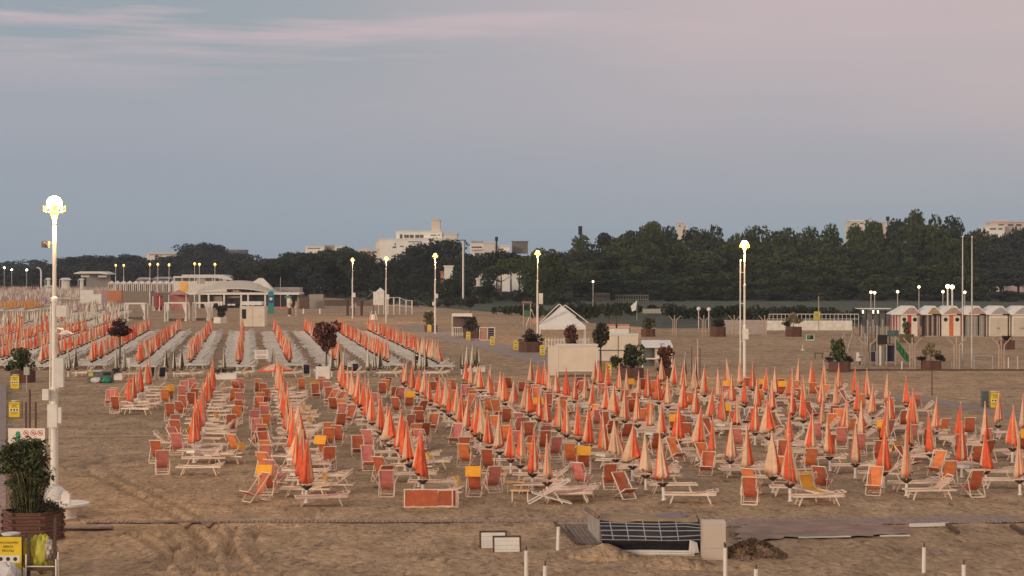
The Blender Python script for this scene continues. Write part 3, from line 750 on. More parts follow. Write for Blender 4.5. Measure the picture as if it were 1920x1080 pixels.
# ================================================================ lamp posts
def lamp_post(px, top, Y, label, big=False, H_=None, cams=False, boxes=(), group='tall floodlight posts along the beach', double=False, rb=None):
    x = PX(px, Y); H_ = H_ or PZ(top, Y); rt = thing('lamp_post', label, 'lamp post', (x, Y, 0), 0, group)
    mb = MB(); r0 = rb or .13; mb.tube((0, 0, 0), (0, 0, 4.2), r0, r0 * .9, n=12); mb.tube((0, 0, 4.2), (0, 0, 7.4), r0 * .7, r0 * .65, n=12); mb.tube((0, 0, 7.4), (0, 0, H_ - .2), r0 * .5, r0 * .42, n=10)
    mb.lathe([(r0 * .9, 4.15), (r0 * 1.15, 4.2), (r0 * 1.1, 4.3), (r0 * .7, 4.34)], n=12); mb.lathe([(r0 * .7, 7.3), (r0 * .9, 7.36), (r0 * .85, 7.45), (r0 * .5, 7.5)], n=12)
    if double: mb.tube((-.33, 0, 0.8), (-.33, 0, H_ - 1.2), .05); [mb.bar((-.33, 0, z), (0, 0, z), .05) for z in (3.1, 6.0, 8.4)]
    else: mb.tube((-r0 * 1.1, -.06, 2.2), (-r0 * .8, -.05, 7.2), .025)
    mb.build('pole', WHITE, rt, smooth=False)
    hd = MB(); hd.bar((-.32, 0, H_ - .3), (.32, 0, H_ - .3), .04); hd.bar((0, -.32, H_ - .3), (0, .32, H_ - .3), .04); hd.build('crossbar', METAL, rt)
    for a in range(4):
        m4 = Matrix.Translation((0, 0, H_ - .02)) @ Matrix.Rotation(math.pi / 2 * a + .3, 4, 'Z')
        f = MB(); f.box(-.09, .09, -.36, -.22, -.24, -.08, 0, m4); 
        fo = f.build('floodlight', METAL, rt)
        g = MB(); g.box(-.10, .10, -.375, -.362, -.26, -.06, 0, m4); g.build('lens', LAMPY, fo)
    # glowing ball; the orange skirt is added to imitate the lamp's golden halo
    g = MB(); g.lathe([(.25 * math.sin(math.pi * k / 10) + .01, H_ + .0 - .25 * math.cos(math.pi * k / 10)) for k in range(11)], n=16); g.build('glowing_bowl', LAMPW if Y < 150 else LAMPF, rt, smooth=True)
    g = MB(); g.lathe([(.04, H_ - .62), (.11, H_ - .44), (.17, H_ - .32), (.10, H_ - .26)], n=12); g.build('halo_skirt', LAMPG, rt, smooth=True)
    for (bz, w_, h_, dx) in boxes:
        q = MB(); q.box(dx - w_ / 2, dx + w_ / 2, -.30, -.14, bz, bz + h_); q.build('equipment_box', OFFW, rt)
    if Y < 330:
        li = bpy.data.lights.new('lamp_light', 'POINT'); li.energy = 1500 if Y > 70 else 1100; li.color = (1, .62, .28); li.shadow_soft_size = .3
        lo = bpy.data.objects.new('lamp_light', li); col.objects.link(lo); lo.parent = rt; lo.location = (0, 0, H_ - .75)
    return rt
L1 = lamp_post(102, 381, 59.6, 'tallest white lamp post at left with dome base and warm light', cams=True, rb=.145,
          boxes=((4.35, .34, 1.0, .22), (3.9, .22, .38, -.24), (2.95, .34, .8, 0), (3.1, .12, .55, .25), (6.8, .36, .38, .32)))
mb = MB(); mb.bar((0, 0, 9.35), (-.22, 0, 9.35), .05); mb.box(-.36, -.14, -.34, -.02, 9.2, 9.42); mb.tube((-.25, -.34, 9.31), (-.25, -.40, 9.31), .07); mb.build('camera_box', mat('cam_grey', (.22, .18, .15)), L1)
mb = MB(); mb.tube((.05, 0, 6.4), (.35, -.1, 6.35), .03); mb.lathe([(.02, .12), (.1, .1), (.26, 0), (.22, -.03)], c=(.42, -.1, 6.2), n=14); mb.build('dish_lamp', WHITE, L1)
# dome base
mb = MB(); mb.lathe([(.50, 0), (.50, .35), (.48, .52), (.40, .70), (.26, .84), (.14, .90)], n=24); mb.build('dome_base', WHITE, L1, smooth=True)
lamp_post(1396, 457, 131.5, 'lamp post rising from the right part of the near block with red sticker box', boxes=((3.25, .45, .8, .04),), double=True, rb=.12)
L2 = lamp_post(1008, 473, 209, 'lamp post beside the white marquee tent', boxes=((4.6, .5, 1.3, .4),))
lamp_post(816, 478, 236, 'lamp post beside the planter at the head of the walkway', boxes=((3.9, .35, .5, -.2), (4.9, .4, .6, .2)))
lamp_post(724, 484, 288, 'lamp post behind the white lifeguard hut', boxes=((4.0, .5, .8, .3),))
lamp_post(661, 486, 312, 'lamp post behind the dark wooden pergola', boxes=((4.0, .5, .8, .3),))
for (px, ty, Y, lb) in ((403, 495, 425, 'bright lamp post above the bar roof, right of a close pair'), (374, 495, 440, 'right lamp post of the close pair over the bar'), (365, 494, 440, 'left lamp post of the close pair over the bar'),
                    (317, 496, 450, 'lamp post right of three evenly spaced far lamps'), (296, 495, 455, 'middle lamp post of three evenly spaced far lamps'), (281, 495, 455, 'left lamp post of three evenly spaced far lamps'),
                    (232, 497, 490, 'right lamp post of the far pair beside the flat white pavilion'), (217, 497, 500, 'left lamp post of the far pair beside the flat white pavilion')):
    lamp_post(px, ty, Y, lb)
for px, y_, lb in ((8, 502, 'small distant lamp at the far left edge'), (22, 506, 'small distant lamp second from the left edge'), (50, 506, 'small distant lamp near the white crescent')):
    Y = 820; rt = thing('small_lamp', lb, 'lamp post', (PX(px, Y), Y, 0)); mb = MB(); z = PZ(y_, Y); mb.tube((0, 0, 0), (0, 0, z - .3), .12); mb.build('pole', METAL, rt)
    mb = MB(); mb.lathe([(.1, z - .4), (.5, z), (.1, z + .4)], n=10); mb.build('globe', LAMPW, rt)
# white stand block and round basin in front of the first lamp
p = G(122, 972)
mb = MB(); mb.lathe([(.36, 0), (.36, .05), (.30, .08), (.40, .36), (.76, .46), (.76, .53), (.62, .52), (.1, .48)], n=28); solo(mb, WHITE, 'round_basin', 'round white basin on a pedestal at the foot of the left lamp post', 'basin', (p.x + .05, p.y, 0), smooth=False)
mb = MB(); mb.box(-.14, .14, -.12, .12, 0, .30); mb.box(-.09, .07, -.09, .09, .301, .38); mb.box(-.14, .14, -.125, -.12, .24, .26); solo(mb, WHITE, 'water_fountain', 'small white block standing on the round basin by the left lamp', 'fountain', (G(118, 972).x + .12, p.y - .05, .535))
# ================================================================ vegetation
def leafquads(b, pts, size, m=0, flat=.0, tri=True, seed=0, elong=1.6):
    rs = np.random.RandomState(seed); n = len(pts)
    d = rs.normal(size=(n, 3)); d /= np.linalg.norm(d, axis=1)[:, None]; d[:, 2] *= (1 - flat)
    e = rs.normal(size=(n, 3)); e -= (e * d).sum(1)[:, None] * d; e /= np.linalg.norm(e, axis=1)[:, None]
    s = size * rs.uniform(.6, 1.35, n)[:, None]
    A = pts - d * s * .5 * elong; B = pts + e * s * .5; C = pts + d * s * .5 * elong; D = pts - e * s * .5
    vs = np.stack([A, B, C, D], 1).reshape(-1, 3); k = len(b.v)
    b.v += [tuple(v) for v in vs.tolist()]; b.f += [(k + 4 * i, k + 4 * i + 1, k + 4 * i + 2, k + 4 * i + 3) for i in range(n)]; b.m += [m] * n
def crown_mb(kind, seed, nl=2600, leaf=.42):
    """unit tree: crown radius ~1 horizontally, height 0..2.4 (metres are set by scale of the pattern)"""
    rs = np.random.RandomState(seed); lobes = []
    if kind == 'pine':
        for i in range(24):
            h = rs.uniform(.12, 1.0); rad = (math.sin(math.pi * min(1, h * .92 + .12))) ** .7
            a = rs.uniform(0, 6.28); rr = rs.uniform(.25, .78) * rad
            lobes.append((rr * math.cos(a), rr * math.sin(a), h * 2.05 + .25, rs.uniform(.26, .42)))
        for i in range(6): a = rs.uniform(0, 6.28); lobes.append((.5 * math.cos(a), .5 * math.sin(a), rs.uniform(1.95, 2.35), rs.uniform(.16, .26)))
    elif kind == 'umbrella':
        for i in range(22):
            a = rs.uniform(0, 6.28); rr = math.sqrt(rs.uniform(0, 1)) * .95
            lobes.append((rr * math.cos(a), rr * math.sin(a), 1.75 + .45 * (1 - rr ** 2) + rs.uniform(-.1, .1), rs.uniform(.26, .40)))
    elif kind == 'round':
        for i in range(16):
            v = rs.normal(size=3); v /= np.linalg.norm(v); q = rs.uniform(.3, .72); lobes.append((v[0] * q, v[1] * q, 1 + v[2] * q, rs.uniform(.28, .42)))
    elif kind == 'hedge':
        for i in range(26): lobes.append((rs.uniform(-2.4, 2.4), rs.uniform(-.5, .5), rs.uniform(.3, .75), rs.uniform(.3, .42)))
    elif kind == 'clump':
        for i in range(12):
            a = rs.uniform(0, 6.28); rr = rs.uniform(0, .62); lobes.append((rr * math.cos(a), rr * math.sin(a), rs.uniform(.35, 1.25), rs.uniform(.28, .45)))
    pts = []; tot = sum(l[3] ** 2 for l in lobes)
    for (x, y, z, r) in lobes:
        k = max(8, int(nl * r * r / tot)); v = rs.normal(size=(k, 3)); v /= np.linalg.norm(v, axis=1)[:, None]
        v *= (r * rs.uniform(.55, 1.12, k) ** .6)[:, None]; v[:, 2] *= .85; pts.append(v + np.array([x, y, z]))
    b = MB(); leafquads(b, np.concatenate(pts), leaf, seed=seed)
    return b
def trunk_mb(kind, seed):
    rs = random.Random(seed); b = MB()
    top = {'pine': 1.9, 'umbrella': 1.9, 'round': 1.1, 'hedge': .3, 'clump': .5}[kind]
    p = Vector((0, 0, 0)); r = .045
    pts_ = [p]
    for i in range(4): p = p + Vector((rs.uniform(-.05, .05), rs.uniform(-.05, .05), top / 4)); pts_.append(p)
    for i in range(4): b.tube(pts_[i], pts_[i + 1], r * (1 - i * .2), r * (1 - (i + 1) * .2), n=7)
    for i in range(6):
        q = pts_[rs.choice([2, 3])]; a = rs.uniform(0, 6.28); b.tube(q, q + Vector((math.cos(a) * .55, math.sin(a) * .55, rs.uniform(.2, .5))), r * .45, r * .15, n=5)
    return b
TM = {}
H0P = {'pine': 2.42, 'umbrella': 2.4, 'round': 1.9, 'hedge': 1.1, 'clump': 1.55}
def tree(kind, var, px, Y, base_z, wid, top_py, m, label, cat='tree', group=None, name='pine_tree', nl=2600, leaf=.085, xoff=0):
    key = (kind, var, m.name)
    if key not in TM: TM[key] = (crown_mb(kind, var * 13 + 1, nl, leaf).mesh('crown', [m]), trunk_mb(kind, var).mesh('trunk', [TRUNK], True))
    cm, tm = TM[key]; H0 = H0P[kind]
    H_ = PZ(top_py, Y) - base_z; x = PX(px, Y) + xoff; s = H_ / H0; sx = wid / 2
    rt = thing(name, label, cat, (x, Y, base_z), ru(0, 6.28) if kind != 'hedge' else R(ru(-10, 10)), group)
    for nm, me, in (('crown', cm), ('trunk', tm)):
        o = bpy.data.objects.new(nm, me); col.objects.link(o); o.parent = rt
        o.scale = (sx, sx, s)
    return rt
GP = 'pines of the wood behind the beach'
def skyline(px):   # photo row of the wood's top edge
    pts = [(1020, 470), (1060, 458), (1110, 445), (1160, 431), (1200, 425), (1250, 425), (1290, 432), (1330, 420), (1400, 426), (1440, 420), (1500, 431), (1560, 424), (1600, 425), (1660, 415), (1720, 409), (1760, 408), (1800, 413), (1830, 422), (1850, 442), (1920, 434), (2000, 436)]
    for (a, ya), (b_, yb) in zip(pts[:-1], pts[1:]):
        if a <= px <= b_: return ya + (yb - ya) * (px - a) / (b_ - a)
    return 440
H0P = {'pine': 2.42, 'umbrella': 2.4, 'round': 1.9, 'hedge': 1.1, 'clump': 1.55}
rows_ = [540, 560, 582, 606, 632, 662]
for ri, Y in enumerate(rows_):
    px = 1036 + (ri % 3) * 9; cnt = 0; cu = 0
    while px < 1960:
        sk = skyline(px); t = (ri + 1) / len(rows_); top = sk + (1 - t) ** 1.1 * (556 - sk) * .9 + ru(-6, 7)
        if ri == 5 and rnd() < .35: top -= ru(2, 7)
        um = px > 1836
        mm_ = FARG if um else (PINE if rnd() < .72 else PINE2); wd_ = ru(13, 20)
        rw = ORD[ri + 1]
        if um: cu += 1; lb = f'{ORD[cu]} umbrella pine in the {rw} row at the right end of the wood'
        else: cnt += 1; lb = f'{ORD[cnt]} pine from the left in the {rw} row of the right hand wood'
        tree('umbrella' if um else ('pine' if rnd() < .7 else 'round'), random.randrange(6), px, Y + ru(-6, 6), 0, wd_, top, mm_, lb, group=GP)
        px += ru(36, 58) * 560 / Y * (1.1 if ri < 3 else .95)
GU2 = 'bushes along the foot of the pine wood'
px = 1030; cnt = 0
while px < 1940:
    cnt += 1; Y = ru(505, 530); tree('clump', random.randrange(4), px, Y, 0, ru(8, 13), 548 + ru(-8, 6), PINE2 if rnd() < .5 else HEDG, f'{ORD[cnt]} dark bush from the left along the foot of the wood', 'bush', GU2, 'bush', nl=1800, leaf=.10); px += ru(30, 48)
# middle grove and umbrella pines
for gi_, (px, Y, wid, top, kd, m_) in enumerate(((940, 520, 17, 475, 'umbrella', PINE2), (975, 510, 15, 484, 'umbrella', PINE), (915, 500, 9, 505, 'pine', PINE2), (1000, 480, 12, 482, 'pine', PINE),
      (1015, 470, 12, 468, 'pine', PINE), (1035, 450, 11, 478, 'pine', PINE))):
    tree(kd, random.randrange(4), px, Y, 0, wid, top, m_, f'{["spreading umbrella pine left of the hotel wood gap","spreading umbrella pine by the white villa","dark pine in front of the glimpsed white wall","dark pine just left of the marquee lamp post","dark pine right behind the marquee lamp post","dark pine at the left foot of the wood slope"][gi_]}', group='pines between the hotel and the wood')
for i, (px, top, wid, Y) in enumerate(((752, 472, 16, 620), (770, 466, 16, 640), (792, 458, 17, 640), (812, 454, 18, 650), (836, 450, 18, 640), (852, 456, 15, 630), (862, 470, 14, 620), (880, 478, 12, 600), (740, 490, 14, 600), (690, 472, 15, 640), (676, 480, 13, 630), (706, 486, 13, 600), (725, 492, 13, 600),
      (800, 500, 14, 590), (830, 508, 13, 590), (770, 508, 13, 590), (870, 500, 12, 585))):
    tree('pine' if i % 3 else 'round', i % 5, px, Y, 0, wid, top, PINE2 if i % 2 else FARG, f'{["left", "middle", "right"][min(2, int((px - 676) / 70))]} grove tree below the hotel, {"taller" if top < 470 else "middling" if top < 490 else "lower"} one, {ORD[i+1]} counted', group='trees in the grove below the hotel', name='tree')
for i in range(34):
    px = 455 + i * 6.6 + ru(-3, 3); sk = 496 - 14 * math.exp(-((px - 540) / 40) ** 2) - 26 * max(0, min(1, (px - 545) / 100)) ** .6 + ru(-4, 4)
    tree(['pine', 'round', 'umbrella'][i % 3] if i % 2 else 'umbrella', i % 5, px, 640 + ru(-60, 60), 0, ru(13, 19), sk + (18 if i % 3 == 0 else 0), PINE2 if i % 3 else FARG, f'{ORD[i+1]} dark tree from the left in the wood behind the bar', group='trees of the wood behind the bar', name='tree')
def skl(px):
    pts = [(-30, 492), (20, 484), (45, 492), (80, 488), (110, 494), (125, 484), (165, 480), (188, 474), (215, 485), (250, 480), (300, 484), (335, 482), (350, 462), (372, 454), (398, 462), (420, 474), (470, 480), (520, 474)]
    for (a, ya), (b_, yb) in zip(pts[:-1], pts[1:]):
        if a <= px <= b_: return ya + (yb - ya) * (px - a) / (b_ - a)
    return 486
px = -20; tn = 0
while px < 480:
    tn += 1
    for rr in range(2):
        sk = skl(px) + rr * 12 + ru(-3, 3)
        tree('round' if rnd() < .6 else 'pine', random.randrange(5), px + ru(-3, 3), (960 if px > 100 else 1250) - rr * 40 + ru(-30, 30), 0, ru(20, 28), sk, FARG, f'{ORD[tn]} hazy tree from the left, {["back", "front"][rr]} row of the left skyline', group='distant trees on the left skyline', name='tree')
    px += 14
for i in range(24):
    px = -10 + i * 21; tree('clump', i % 4, px + ru(-5, 5), 900, 0, 24, 503, FARG, f'{ORD[i+1]} low dark bush from the left under the skyline trees', 'bush', 'far bushes under the skyline trees', 'bush')
for i, (px, top) in enumerate(((826, 518), (846, 517), (866, 519), (712, 506), (735, 510), (905, 530), (985, 541), (1003, 540))):
    tree('clump', i % 4, px, 480 if px > 900 else 545, 0, 9, top + ru(0, 3), PINE2, f'{ORD[i+1]} low dark thicket in front of the half hidden villas', 'bush', 'thickets in front of the villas', 'bush', nl=1500, leaf=.11)
# hedges on the lawn
HG = 'clipped hedges on the lawn behind the beach'
for hi, (px, py, top, wid) in enumerate(((600, 552, 540, 18), (650, 552, 540, 18), (560, 552, 541, 16), (700, 560, 545, 10), (712, 572, 556, 8), (760, 558, 545, 22), (845, 560, 545, 20), (905, 560, 545, 18), (990, 563, 546, 20), (775, 566, 552, 12), (820, 576, 562, 13), (880, 570, 556, 16), (945, 566, 552, 18), (1035, 572, 556, 15),
      (955, 590, 572, 7), (985, 592, 570, 7), (1015, 596, 574, 6), (1125, 596, 563, 8), (1090, 600, 566, 6), (1160, 590, 566, 8), (1230, 592, 568, 12), (1300, 598, 570, 12), (1350, 600, 572, 10), (1460, 603, 574, 12), (1510, 604, 572, 11), (1440, 600, 568, 14), (1562, 606, 574, 9))):
    Y = G(px, py).y
    tree('hedge', random.randrange(4), px, Y, 0, 2 * wid / 5, top, HEDG if rnd() < .7 else PINE2, f'{ORD[hi+1]} clipped hedge of the lawn, counted leftmost first then nearer row', 'hedge', HG, 'hedge', nl=1500, leaf=.13)
# fence pales at the foot of the wood
def picket(name, x0, x1, y0, y1, Y, n, label, m=mat('old_picket', (.22, .20, .16))):
    rt = thing(name, label, 'fence', (PX(x0, Y), Y, 0)); W_ = PX(x1, Y) - PX(x0, Y); zt = PZ(y0, Y); zb = max(.02, PZ(y1, Y))
    mb = MB()
    for i in range(n): x = W_ * i / (n - 1); mb.box(x - .10, x + .10, -.05, .05, 0, zt)
    mb.build('pickets', m, rt)
    mb = MB(); mb.box(0, W_, -.1, -.055, zt * .35, zt * .42); mb.box(0, W_, -.1, -.055, zt * .85, zt * .92); mb.build('rails', m, rt)
picket('picket_fence', 1012, 1072, 545, 560, 490, 18, 'pale picket fence left stretch at the foot of the pine wood')
picket('picket_fence', 1116, 1142, 549, 560, 490, 8, 'short pale picket fence in the middle at the foot of the wood')
picket('picket_fence', 1155, 1215, 552, 562, 490, 14, 'lower pale picket fence right stretch at the foot of the wood')

# ---------------------------------------------------------------- shrubs, planters
def shrub(kind, var, m, wid, hgt, loc, label, cat='shrub', name='shrub', nl=700, leaf=.16, group=None):
    key = (kind, var, m.name, nl)
    if key not in TM: TM[key] = (crown_mb(kind, var * 17 + 5, nl, leaf).mesh('crown', [m]), trunk_mb(kind, var).mesh('trunk', [TRUNK], True))
    cm, tm = TM[key]; H0 = {'round': 1.95, 'clump': 1.6, 'hedge': 1.1, 'pine': 2.6}[kind]
    rt = thing(name, label, cat, loc, ru(0, 6), group)
    for nm, me in (('crown', cm), ('trunk', tm)):
        o = bpy.data.objects.new(nm, me); col.objects.link(o); o.parent = rt; o.scale = (wid / 2, wid / 2, hgt / H0)
    return rt
def hexpot(px, py, wid, h, label, plants, m=POT, rim=True, n=6):
    p = G(px, py); rt = thing('planter', label, 'planter', (p.x, p.y, 0), R(10))
    mb = MB(); r = wid / 2
    k = max(3, int(h / .13))
    for i in range(k):
        z0 = h * i / k; mb.lathe([(r * (1 if i % 2 else .975), z0), (r * (1 if i % 2 else .975), z0 + h / k * .93)], n=n)
    mb.build('planter_box', m, rt)
    mb = MB(); mb.lathe([(r * .93, h - .1), (r * .93, h - .03)], n=n); mb.build('soil', TRUNK, rt)
    for i, (kd, mm_, w_, hh, dx, lb) in enumerate(plants):
        shrub(kd, i, mm_, w_, hh, (p.x + dx, p.y, h - .06), lb)
hexpot(1574, 697, 2.0, .85, 'dark hexagonal planter left of the playground', [('clump', SHRUB, 1.8, 2.1, 0, 'leafy green bush in the planter left of the playground'), ('clump', DKSH, 1.1, .55, .75, 'dark drooping foliage at the right of the planter left of playground'), ('clump', DKSH, 1.0, .5, -.8, 'dark drooping foliage at the left of the planter left of playground')])
hexpot(1746, 693, 1.9, .75, 'dark planter right of the playground slide', [('round', TAN, 1.7, 1.7, 0, 'dry tan bush in the planter right of the slide'), ('clump', DKSH, 1.1, .65, .8, 'dark drooping foliage on the right of the planter by the slide'), ('clump', DKSH, 1.0, .5, -.85, 'dark drooping foliage on the left of the planter by the slide')])
hexpot(1488, 631, 2.3, 1.3, 'dark planter in front of the long white low wall', [('round', TAN, 2.6, 1.9, 0, 'pale dry bush in the planter by the long white wall'), ('clump', DKSH, 1.6, .8, -.8, 'dark trailing plant in the planter by the long white wall')])
hexpot(1346, 631, 2.2, 1.3, 'dark planter between the far forked posts', [('clump', DKSH, 2.4, 1.1, 0, 'low dark bush in the planter between the far forked posts')])
hexpot(1215, 631, 2.0, 1.0, 'red brown planter left of the far forked posts', [('clump', OLIVE, 2.4, 1.7, 0, 'olive bush in the red brown planter behind the stall')])
hexpot(995, 660, 2.6, 1.1, 'wide dark planter beside the walkway near the marquee', [('clump', DKSH, 3.2, .9, 0, 'broad dark trailing bush in the planter near the marquee'), ('clump', BURG, 1.2, 1.6, -.2, 'reddish shrub in the wide planter near the marquee')])
hexpot(808, 622, 1.9, .95, 'planter at the head of the walkway by a lamp post', [('clump', OLIVE, 2.3, 2.1, -.2, 'tall olive bush in the planter at the head of the walkway')])
hexpot(886, 634, 2.4, .9, 'planter beside the small white stall on the walkway', [('clump', DKSH, 2.6, 2.0, 0, 'dark bush in the planter beside the small white walkway stall')])
hexpot(43, 717, 1.9, .9, 'red brown planter at left beyond the yellow bin', [('clump', SHRUB, 2.2, 1.9, 0, 'dark green bush at left above the far yellow bin'), ('clump', DKSH, 1.4, .8, -.8, 'low dark bush at the left of the far left planter')])
hexpot(1888, 655, 1.9, 1.0, 'dark planter in front of the right cabins', [('clump', DKSH, 1.6, .6, 0, 'low dark plant in the planter in front of the right cabins')])
hexpot(1182, 712, 2.2, .95, 'red brown planter behind the near block beside the stall', [('clump', SHRUB, 2.5, 2.0, 0, 'large dark green bush behind the near block beside the stall'), ('clump', SHRUB, 1.2, 1.1, -1.1, 'low round green bush left of the large dark bush')])
hexpot(1248, 708, 1.5, .8, 'brown planter under the burgundy shrub by the stall', [('clump', BURG, 1.9, 1.9, 0, 'burgundy shrub in front of the small white stall')])
hexpot(1700, 642, 1.9, 1.0, 'olive planter in front of the red striped cabin', [('clump', OLIVE, 1.4, 1.7, 0, 'olive bush in front of the red striped cabin')], m=mat('olive_pot', (.12, .09, .04)))
# big planter lower left, hexagonal boards
p = G(62, 1012); rt = thing('wooden_planter', 'large hexagonal wooden planter at lower left with interlocked boards', 'planter', (p.x, p.y, 0), R(0))
mb = MB(); r = .92; kk = 9; h = .95
BR = mat('planter_boards', (.16, .075, .05), .8, .3, 3, bump=.5, stretch=(1, 1, 14))
for i in range(kk):
    z0 = h * i / kk
    for s in range(6):
        a0 = math.pi / 3 * s + (R(2)); a1 = a0 + math.pi / 3; e = .10 if (s + i) % 2 else -.02
        A = Vector((r * math.cos(a0), r * math.sin(a0), z0 + h / kk / 2)); B = Vector((r * math.cos(a1), r * math.sin(a1), z0 + h / kk / 2)); d = (B - A).normalized()
        mb.bar(A - d * e, B + d * e, .05, h / kk * .88)
mb.build('board_wall', BR, rt)
mb = MB(); mb.lathe([(.84, .7), (.84, .86)], n=6); mb.build('soil', TRUNK, rt)
b = MB(); rs_ = np.random.RandomState(4)
for i in range(320):       # long arching strappy leaves
    a = rs_.uniform(0, 6.28); rr = rs_.uniform(0, .45); x, y = rr * math.cos(a), rr * math.sin(a); hh = rs_.uniform(.35, 1.5); o_ = rs_.uniform(.1, .6)
    pts_ = [(x, y, 0), (x + math.cos(a) * o_ * .35, y + math.sin(a) * o_ * .35, hh * .65), (x + math.cos(a) * o_, y + math.sin(a) * o_, hh), (x + math.cos(a) * o_ * 1.4, y + math.sin(a) * o_ * 1.4, hh * .93)]
    w_ = .018; nx, ny = -math.sin(a), math.cos(a)
    for j in range(3):
        q0, q1 = pts_[j], pts_[j + 1]; wa, wb = w_ * (1 - j * .25), w_ * (1 - (j + 1) * .3)
        b.quad((q0[0] - nx * wa, q0[1] - ny * wa, q0[2]), (q0[0] + nx * wa, q0[1] + ny * wa, q0[2]), (q1[0] + nx * wb, q1[1] + ny * wb, q1[2]), (q1[0] - nx * wb, q1[1] - ny * wb, q1[2]), 1)
pts = []
for i in range(44):
    a = rs_.uniform(0, 6.28); q = rs_.uniform(0, .72); z = rs_.uniform(.2, 2.1); q *= 1 if z < 1.8 else .85; c = np.array([q * math.cos(a) - .15, q * math.sin(a), z]); v = rs_.normal(size=(150, 3)) * .13; pts.append(v + c)
leafquads(b, np.concatenate(pts), .062, seed=8, elong=2.6)
solo(b, [SHRUB, OLIVE], 'oleander_bush', 'tall leafy green bush filling the large wooden planter at lower left', 'bush', (p.x - .1, p.y, .84))
mb = MB()
b = MB(); leafquads(b, rs_.normal(size=(1500, 3)) * np.array([.17, .15, .10]) + np.array([0, 0, .14]), .045, seed=3); solo(b, DKSH, 'dead_plant', 'dark withered tuft at the right rim of the large wooden planter', 'plant', (p.x + .52, p.y - .25, .88))
# burgundy round trees
def std_tree(px, py, m, wid, hgt, trunk_h, label, var=1):
    p = G(px, py); rt = thing('small_tree', label, 'tree', (p.x, p.y, 0))
    cb = crown_mb('round', var * 7 + 3, 1500, .12); o = cb.build('crown', m, rt); o.scale = (wid / 2, wid / 2, hgt / 1.95); o.location = (0, 0, trunk_h)
    mb = MB(); mb.tube((-.05, 0, 0), (.0, 0, trunk_h + hgt * .4), .05, .03); mb.tube((.08, 0, 0), (.02, 0, trunk_h + hgt * .4), .035, .02); mb.build('trunk', TRUNK, rt)
std_tree(612, 702, BURG, 2.6, 3.4, 1.6, 'tall burgundy tree in the middle of the far block')
std_tree(225, 702, mat('maroon_leaves', (.03, .006, .008), .9, 0, 3, c2=(.09, .03, .025)), 2.15, 1.65, 2.9, 'round dark maroon tree on a thin trunk at left', 2)
std_tree(1071, 688, BURG, 1.8, 2.3, 1.6, 'small round dark tree in front of the marquee', 3)
std_tree(1126, 702, DKSH, 1.9, 2.5, 1.9, 'round dark tree on two thin stems by the white cabins', 4)
std_tree(882, 592, DKSH, 3.4, 3.0, 1.2, 'little tree with a white stem on the lawn edge', 5)
# flower boxes in front of the far block
for (px, py, wd, lb) in ((217, 712, 1.1, 'white trough with dark foliage behind the first near column'), (421, 711, 1.9, 'long white trough with dark foliage behind the second near column'), (892, 697, 1.6, 'white trough with dark foliage behind the sixth near column'), (600, 704, 1.0, 'white trough at the foot of the tall burgundy tree')):
    p = G(px, py); rt = thing('flower_trough', lb, 'planter', (p.x, p.y, 0)); mb = MB(); mb.box(-wd / 2, wd / 2, -.25, .25, 0, .45); mb.box(-wd / 2 - .03, wd / 2 + .03, -.28, .28, .451, .50); mb.build('trough', WHITE, rt)
    shrub('hedge', 1, DKSH, wd / 2.6, .55, (p.x, p.y, .42), 'dark low foliage growing in the ' + lb.replace(' with dark foliage', ''), 'plant', 'trough_plant', nl=500)
# ================================================================ signs & bins
def recycle_bin(px, py, label, rz=0, bag=None, s=1.0, text=True, w_=.55, h_=1.0):
    p = G(px, py); rt = thing('waste_bin', label, 'waste bin', (p.x, p.y, 0), rz); rt.scale = (s, s, s)
    mb = MB()
    for sx in (-1, 1): mb.bar((sx * w_ / 2, 0, 0), (sx * w_ / 2, 0, h_), .035)
    for sx in (-1, 1): mb.bar((sx * w_ / 2, .45, 0), (sx * w_ / 2, .45, h_), .035)
    mb.bar((-w_ / 2, 0, h_ - .02), (w_ / 2, 0, h_ - .02), .03); mb.build('frame', DWOOD, rt)
    mb = MB(); mb.box(-w_ / 2, w_ / 2, -.04, -.02, .06, h_ - .02); bd = mb.build('board', YEL, rt)
    mb = MB(); mb.box(-w_ * .44, w_ * .44, -.048, -.043, h_ * .42, h_ * .58); mb.build('white_strip', WHITE, bd)
    for i in (-1, 0, 1):
        mb = MB(); n_ = 12; x0 = i * w_ * .27; z0 = h_ * .5; rr = .055
        mb.add([(x0 + rr * math.cos(2 * math.pi * k / n_), -.052, z0 + rr * math.sin(2 * math.pi * k / n_)) for k in range(n_)], [tuple(range(n_))]); mb.build('symbol', BLK, bd)
    if text:
        for ln, (t_, z_) in enumerate((('RACCOGLIAMO', .86), ('RIFIUTI', .77), ('PICCOLI', .68))): text_mesh(bd, 'lettering', t_, .085 if ln else .075, (0, -.045, h_ * z_), BLK)
        text_mesh(bd, 'lettering', 'CARTA PLASTICA', .055, (0, -.045, h_ * .33), BLK); text_mesh(bd, 'lettering', 'VETRO SECCO', .055, (0, -.045, h_ * .25), BLK)
    else:
        for z_ in (.8, .72, .3, .22):
            mb = MB(); mb.box(-w_ * .3, w_ * .3, -.045, -.041, h_ * z_ - .02, h_ * z_ + .02); mb.build('lettering', BLK, bd)
    mb = MB(); n = 10
    mb.lathe([(.14, .25), (.24, .35), (.25, .7), (.22, h_), (.27, h_ + .04), (.20, h_ + .06)], n=n, c=(0, .22, 0)); mb.build('liner_bag', bag or BAGW, rt, smooth=True)
    return rt
recycle_bin(28, 730, 'yellow fronted waste bin at left, farther of the two', w_=.62)
recycle_bin(27, 784, 'yellow fronted waste bin at left below the farther one', w_=.62, h_=.95)
recycle_bin(805, 623, 'yellow fronted bin at the head of the walkway', text=False)
recycle_bin(878, 638, 'yellow fronted bin in front of the small walkway stall', text=False)
